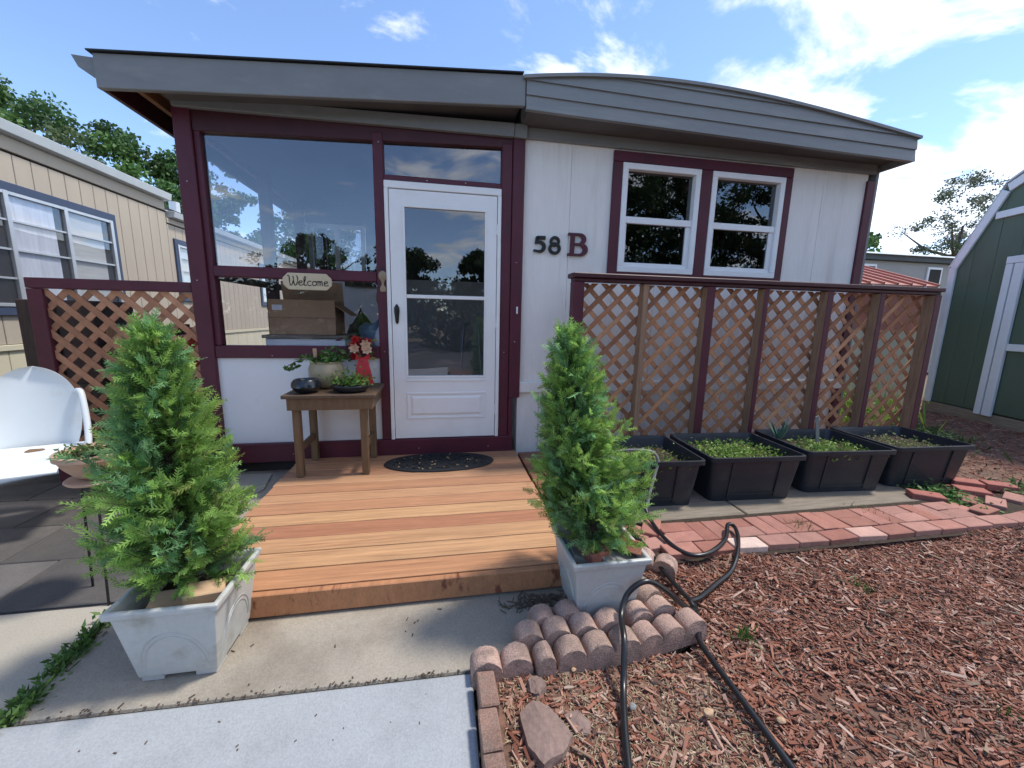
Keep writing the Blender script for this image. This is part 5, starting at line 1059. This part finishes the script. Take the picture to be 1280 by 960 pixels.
# ================================================================== NEIGHBOUR HOUSE (left)
nb_ = thing('mobile_home', 'long tan mobile home with navy window trim on the left', 'house', (-5.5, 8.0, 0))
NX = -4.50
def npart(mb, name, m, bevel=.004, parent=None): return mb.build(name, m, parent or nb_, bevel=bevel)
y = 1.0; 
while y < 18:
    npart(MB().box(NX - .03, NX, y + .004, y + .196, .905, 2.90 if y < 7.75 else 2.72), 'siding_board', M_TAN, .004); y += .2
npart(MB().box(NX - .05, NX - .031, 1.0, 18.0, -.05, 3.0), 'wall', M_DARK, 0)
npart(MB().box(NX - .03, NX + .012, 1.0, 7.78, 2.925, 3.07), 'frieze_board', M_TAN)
npart(MB().box(NX - .03, NX + .012, 7.80, 18.0, 2.74, 2.82), 'frieze_board', M_TAN)
npart(MB().prism([(NX + .005, 3.075), (NX + .10, 3.085), (NX + .12, 3.19), (NX + .06, 3.20), (NX - .1, 3.20), (NX - .1, 3.075)], 'y', 1.0, 7.82), 'gutter', M_GUTTER, .004)
npart(MB().prism([(NX + .005, 2.83), (NX + .10, 2.84), (NX + .12, 2.93), (NX - .1, 2.94), (NX - .1, 2.83)], 'y', 7.84, 18.0), 'gutter', M_GUTTER, .004)
npart(MB().hexa([(NX - 4, 1.0, 3.15), (NX, 1.0, 3.19), (NX, 7.8, 3.19), (NX - 4, 7.8, 3.15), (NX - 4, 1.0, 3.5), (NX, 1.0, 3.205), (NX, 7.8, 3.205), (NX - 4, 7.8, 3.5)]), 'roof', M_FARROOF, 0)
npart(MB().hexa([(NX - 4, 7.8, 2.9), (NX, 7.8, 2.93), (NX, 18, 2.93), (NX - 4, 18, 2.9), (NX - 4, 7.8, 3.2), (NX, 7.8, 2.945), (NX, 18, 2.945), (NX - 4, 18, 3.2)]), 'roof', M_FARROOF, 0)
npart(MB().box(NX - .03, NX + .02, 1.0, 18.0, .84, .90), 'skirting_cap', M_CREAM)
y = 1.0
while y < 18: npart(MB().box(NX - .03, NX - .002, y + .003, y + .397, -.05, .838), 'skirting_panel', M_CREAM, .004); y += .4
npart(MB().tube([(NX - .8, 9.5, 3.0), (NX - .8, 9.5, 3.45)], .09, 12), 'roof_vent', M_ALU, 0)
def nwin(ya, yb, za, zb, muls, rows, cm):
    mb = MB(); t = .09
    mb.box(NX + .001, NX + .03, ya - t, yb + t, zb, zb + t).box(NX + .001, NX + .03, ya - t, yb + t, za - t, za).box(NX + .001, NX + .03, ya - t, ya, za, zb).box(NX + .001, NX + .03, yb, yb + t, za, zb)
    fr_ = npart(mb, 'window', M_NAVY)
    mb = MB(); ys = [ya] + muls + [yb]
    for yv in ys: mb.box(NX + .002, NX + .04, yv - .025, yv + .025, za, zb)
    for zv in (za + .02, zb - .02): mb.box(NX + .003, NX + .038, ya + .025, yb - .025, zv - .018, zv + .018)
    mb.build('sash_frame', M_ALU, fr_, bevel=.003)
    mb = MB()
    for i in range(1, rows):
        zv = za + (zb - za) * i / rows
        for a_, b_ in zip(ys[:-1], ys[1:]): mb.box(NX + .006, NX + .03, a_ + .026, b_ - .026, zv - .010, zv + .010)
    mb.build('muntin', M_ALU, fr_)
    for i, (a_, b_) in enumerate(zip(ys[:-1], ys[1:])):
        MB().box(NX + .010, NX + .013, a_ + .026, b_ - .026, za, zb).build('pane', M_GLASS, fr_)
        MB().box(NX + .001, NX + .0035, a_ + .026, b_ - .20 * (b_ - a_), za, zb).build('curtain', cm[i % len(cm)], fr_)
        MB().box(NX + .001, NX + .0035, b_ - .198 * (b_ - a_), b_ - .026, za, zb).build('dark_gap', M_DARK, fr_)
nwin(4.2, 6.58, 1.30, 2.50, [5.22, 5.90], 4, [M_DARK, M_CURTAIN, M_BLIND])
nwin(8.0, 8.9, 1.55, 2.42, [8.45], 4, [M_BLIND])
nwin(11.2, 12.2, 1.55, 2.42, [11.7], 4, [M_BLIND])
# ================================================================== GREEN SHED (right)
sd_ = Vector((0.279, 0.960, 0)).normalized(); sP = Vector((7.56, 4.84, 0)); sN = Vector((-sd_.y, sd_.x, 0))   # sN points towards the camera side
shed = thing('garden_shed', 'dark green gambrel garden shed with white trim on the right', 'shed', tuple(sP), math.atan2(-sd_.y, -sd_.x))
# local frame: +x runs along the gable wall away from the lattice (towards the viewer), +y is outward... flip handled below
W2 = 2.9
def gam(x):     # half profile mirrored about W2/2
    x = min(x, W2 - x); P = [(0, 2.19), (.55, 3.17), (W2 / 2, 3.62)]
    for (a_, b_), (c_, d_) in zip(P[:-1], P[1:]):
        if x <= c_: return b_ + (d_ - b_) * (x - a_) / (c_ - a_)
    return P[-1][1]
sgn = 1 if (Matrix.Rotation(math.atan2(-sd_.y, -sd_.x), 3, 'Z') @ Vector((0, 1, 0))).dot(sN) > 0 else -1     # outward local y
def sp3(mb, name, m, bevel=.004, parent=None): return mb.build(name, m, parent or shed, bevel=bevel, local=True)
def yb(a_, b_): return tuple(sorted((sgn * a_, sgn * b_)))
nS = 10
for i in range(nS):
    xa, xb = W2 * i / nS, W2 * (i + 1) / nS; y0_, y1_ = yb(-.05, 0); pp = [(xa + .0015, .16), (xb - .0015, .16), (xb - .0015, gam(xb))]
    for kx in (.55, W2 / 2, W2 - .55):
        if xa < kx < xb: pp.append((kx, gam(kx)))
    pp.append((xa + .0015, gam(xa))); sp3(MB().prism(pp, 'y', y0_, y1_), 'siding_panel', M_GREEN, .004)
y0_, y1_ = yb(-3.2, -.052); outl = [(0, -.05), (W2, -.05), (W2, 2.19), (W2 - .55, 3.17), (W2 / 2, 3.62), (.55, 3.17), (0, 2.19)]
sp3(MB().prism(outl, 'y', y0_, y1_), 'shed_body', M_GREEN, 0)
y0_, y1_ = yb(-3.3, .034); P = [(-.015, 2.16), (.545, 3.185), (W2 / 2, 3.64), (W2 - .545, 3.185), (W2 + .015, 2.16)]
sp3(MB().prism(P + [(x, z + .025) for x, z in P[::-1]], 'y', y0_, y1_), 'roof', M_SHEDTRIM, 0)
y0_, y1_ = yb(.003, .03)
def trim(a_, b_, wd): return sp3(MB().beam((a_[0], sgn * .018, a_[1]), (b_[0], sgn * .018, b_[1]), wd, .03, up=(0, 1, 0)), 'trim_board', M_SHEDTRIM)
trim((.05, .14), (.05, 2.17), .10); trim((.05, 2.16), (.56, 3.09), .11); trim((.585, 3.12), (W2 / 2, 3.52), .11); trim((.50, 2.79), (W2 - .5, 2.79), .09)
trim((W2 - .05, .14), (W2 - .05, 2.17), .10)
sdr = sp3(MB().prism([(.93, .17), (2.05, .17), (2.05, 2.05), (.93, 2.05)], 'y', *yb(.004, .02)), 'door', M_GREEN)
for a_, b_, wd in (((.83, .12), (.83, 2.12), .085), ((.945, .12), (.945, 2.12), .11), ((2.0, .12), (2.0, 2.12), .11), ((2.11, .12), (2.11, 2.12), .085)): MB().beam((a_[0], sgn * .045, a_[1]), (b_[0], sgn * .045, b_[1]), wd, .035, up=(0, 1, 0)).build('door_trim', M_SHEDTRIM, sdr, bevel=.004, local=True)
for z in (1.05, 2.17): MB().beam((1.005 if z < 2 else .78, sgn * .043, z), (1.94 if z < 2 else 2.16, sgn * .043, z), .09, .03, up=(0, 1, 0)).build('door_trim', M_SHEDTRIM, sdr, bevel=.004, local=True)
sp3(MB().box(-.02, W2 + .02, *yb(-.4, .02), -.05, .145), 'sill_beam', M_TIMBER)
# ================================================================== FAR THINGS (right)
rs = thing('red_roof_shed', 'coral red metal roofed shed beyond the lattice end', 'shed', (6.9, 5.8, 0))
for k in range(8): 
    x = 5.55 + k * .26; MB().hexa([(x, 5.0, 1.90), (x + .25, 5.0, 1.90), (x + .25, 6.8, 2.55), (x, 6.8, 2.55), (x, 5.0, 1.915), (x + .25, 5.0, 1.915), (x + .25, 6.8, 2.565), (x, 6.8, 2.565)]).build('roof_panel', M_REDMETAL, rs)
    MB().beam((x + .255, 5.0, 1.925), (x + .255, 6.8, 2.575), .03, .04).build('roof_rib', M_REDMETAL, rs)
MB().box(5.6, 7.6, 5.12, 5.16, 1.22, 1.90).build('wall_band', M_REDMETAL, rs)
MB().box(5.6, 7.6, 5.12, 5.16, -.05, 1.215).build('lower_wall', M_CREAM, rs)
for x in (5.6, 7.56): MB().box(x, x + .04, 5.17, 6.7, -.05, 1.95).build('side_wall', M_CREAM, rs)
hf = thing('far_house', 'grey house with pale flat roof behind the red roofed shed', 'house', (13, 10.5, 0))
MB().box(10.2, 16.5, 9.1, 12, -.05, 3.02).build('wall', M_FARWALL, hf); MB().box(10.0, 16.8, 8.98, 12.1, 3.03, 3.16).build('fascia', M_DKGREY, hf, bevel=.005)
MB().hexa([(9.9, 8.9, 3.165), (16.9, 8.9, 3.165), (16.9, 12.2, 3.165), (9.9, 12.2, 3.165), (10.0, 9.0, 3.22), (16.8, 9.0, 3.22), (16.8, 11, 3.42), (10, 11, 3.42)]).build('roof', M_FARROOF, hf)
MB().tube([(11.6, 9.6, 3.2), (11.6, 9.6, 3.72)], .05, 10).build('vent_pipe', M_DKGREY, hf)
for x in (11.1, 13.35): 
    wd_ = MB().box(x, x + .5, 9.06, 9.098, 2.3, 2.92).build('window', M_VINYL, hf, bevel=.004); MB().box(x + .06, x + .44, 9.05, 9.058, 2.36, 2.86).build('pane', M_DARK, wd_)
o = MB(); tuft('bright green shrub growing behind the right end of the lattice', 5.35, 4.3, 900, .28, .62, 61, [(0.16, 0.27, 0.04), (0.22, 0.32, 0.06)], False, 0.0, 'shrub')

# ================================================================== BACKGROUND TREES
def tree(name, label, x, y, h, r_, seed, nl, ls, cols, crown0=.35, grp=None, ell=1.0):
    t = thing(name, label, 'tree', (x, y, -.05), 0, grp); g = np.random.default_rng(seed); tips = []
    mb = MB(); mb.tube([(0, 0, 0), (.05, .03, h * .2), (-.03, .06, h * .45), (.04, 0, h * .75)], [h * .026, h * .02, h * .014, h * .005], 10)
    for k in range(16):
        z0 = h * g.uniform(.25, .72); az = k * 2.4 + g.normal() * .3; ln_ = r_ * g.uniform(.55, 1.0); el = g.uniform(.2, .9)
        p1 = np.array([math.cos(az) * ln_ * .5, math.sin(az) * ln_ * .5, z0 + ln_ * .3 * el]); p2 = np.array([math.cos(az) * ln_ * .95, math.sin(az) * ln_ * .95, z0 + ln_ * el])
        mb.tube([(0, 0, z0 - .1), tuple(p1), tuple(p2)], [h * .010, h * .006, h * .002], 6); tips += [p1, p2]
    mb.build('trunk', M_BARK, t, local=True, smooth=True)
    nC = 70; th = g.uniform(0, 2 * PI, nC); cz = g.uniform(crown0, 1.0, nC); rr = r_ * np.sqrt(g.random(nC)) * np.sin(np.clip((cz - crown0) / (1 - crown0), .06, .98) * PI * .78 + .42).clip(.15, 1)
    C = np.stack([rr * np.cos(th), rr * np.sin(th) * ell, cz * h], 1); C = np.concatenate([C, np.array(tips)]); cs = r_ * g.uniform(.10, .26, len(C)); hue = g.integers(0, len(cols), len(C)); br = g.uniform(.7, 1.25, len(C))
    ci = g.integers(0, len(C), nl); off = g.normal(size=(nl, 3)); off /= np.linalg.norm(off, axis=1)[:, None]; off *= (g.random((nl, 1)) ** .5); off[:, 2] *= .75
    c = C[ci] + off * cs[ci][:, None]; d = g.normal(size=(nl, 3)); d[:, 2] -= .3; d /= np.linalg.norm(d, axis=1)[:, None]; s = np.cross(d, g.normal(size=(nl, 3))); s /= np.linalg.norm(s, axis=1)[:, None]
    l_ = ls * g.uniform(.6, 1.3, (nl, 1)); V = np.stack([c, c + d * l_ * .5 + s * l_ * .32, c + d * l_, c + d * l_ * .5 - s * l_ * .32], 1)
    tn = np.array(cols)[hue[ci]] * (br[ci] * g.uniform(.8, 1.2, nl))[:, None]
    quads_obj('crown', V, tn, M_LEAFB, t); return t
TG = [(0.07, 0.15, 0.04), (0.10, 0.19, 0.05), (0.055, 0.115, 0.035)]
GT = 'trees beyond the tan mobile home'
tree('broadleaf_tree', 'tall leafy green tree over the tan roof at the left picture edge', -11.2, 13.5, 6.9, 2.2, 101, 24000, .12, TG, .45, GT)
tree('broadleaf_tree', 'broad green tree in the middle behind the tan roof', -8.4, 13.0, 6.0, 1.9, 102, 24000, .12, TG + [(0.12, 0.17, 0.07)], .4, GT)
tree('broadleaf_tree', 'narrow green tree behind the tan roof beside the porch post', -6.6, 13.6, 5.9, 1.3, 103, 14000, .11, TG, .35, GT)
tree('broadleaf_tree', 'green tree seen through the porch glass beyond the tan house', -5.0, 17.5, 6.4, 2.2, 104, 16000, .14, TG, .3, GT)
GR = 'trees behind the green shed'
tree('broadleaf_tree', 'pale open-crowned tree behind the shed roof', 19.3, 12.3, 6.8, 1.8, 105, 11000, .085, [(0.13, 0.15, 0.10), (0.17, 0.18, 0.13), (0.10, 0.13, 0.06)], .35, GR)
tree('broadleaf_tree', 'small dense green tree low beside the shed roof', 15.6, 12.6, 4.6, 1.0, 106, 5000, .14, TG, .4, GR)
GB2 = 'trees across the street behind the viewer'
for k, (x, y, h, r_) in enumerate(((8.5, -11.5, 10.5, 3.2), (12.5, -12.5, 11.5, 3.6), (2.2, -15, 4.6, 1.5), (-2.0, -16, 4.8, 2.0), (-6.5, -17, 5.2, 2.6), (17, -11, 10, 3.2))):
    tree('street_tree', ('tall dark tree behind the viewer reflected in the white windows', 'very tall dark tree behind the viewer, rightmost but one', 'medium dark tree behind the viewer reflected in the door', 'small dark tree behind the viewer near the walk line', 'broad dark tree behind the viewer to the left', 'tall dark tree behind the viewer at far right')[k], x, y, h, r_, 200 + k, 20000, .18, [(0.03, 0.06, 0.02), (0.04, 0.075, 0.025)], .2, GB2)

GH = 'unseen hedge shrubs added to darken the glass reflections'
for k, (x, y) in enumerate(((-7.5, -10.2), (-3.6, -10.4), (0.4, -10.2), (4.4, -10.5), (8.4, -10.0))):  # unseen shrubs added so the lower glass reflects something dark
    tree('added_hedge', ('dark hedge shrub added for the glass reflections, leftmost behind the viewer', 'dark hedge shrub added behind the viewer to darken the porch glass', 'dark hedge shrub added behind the viewer to darken the door glass', 'dark hedge shrub added behind the viewer, facing the house number', 'dark hedge shrub added behind the viewer, facing the white windows')[k], x, y, 2.5, 2.5, 300 + k, 7000, .16, [(0.03, 0.06, 0.02), (0.04, 0.075, 0.025)], .05, GH)
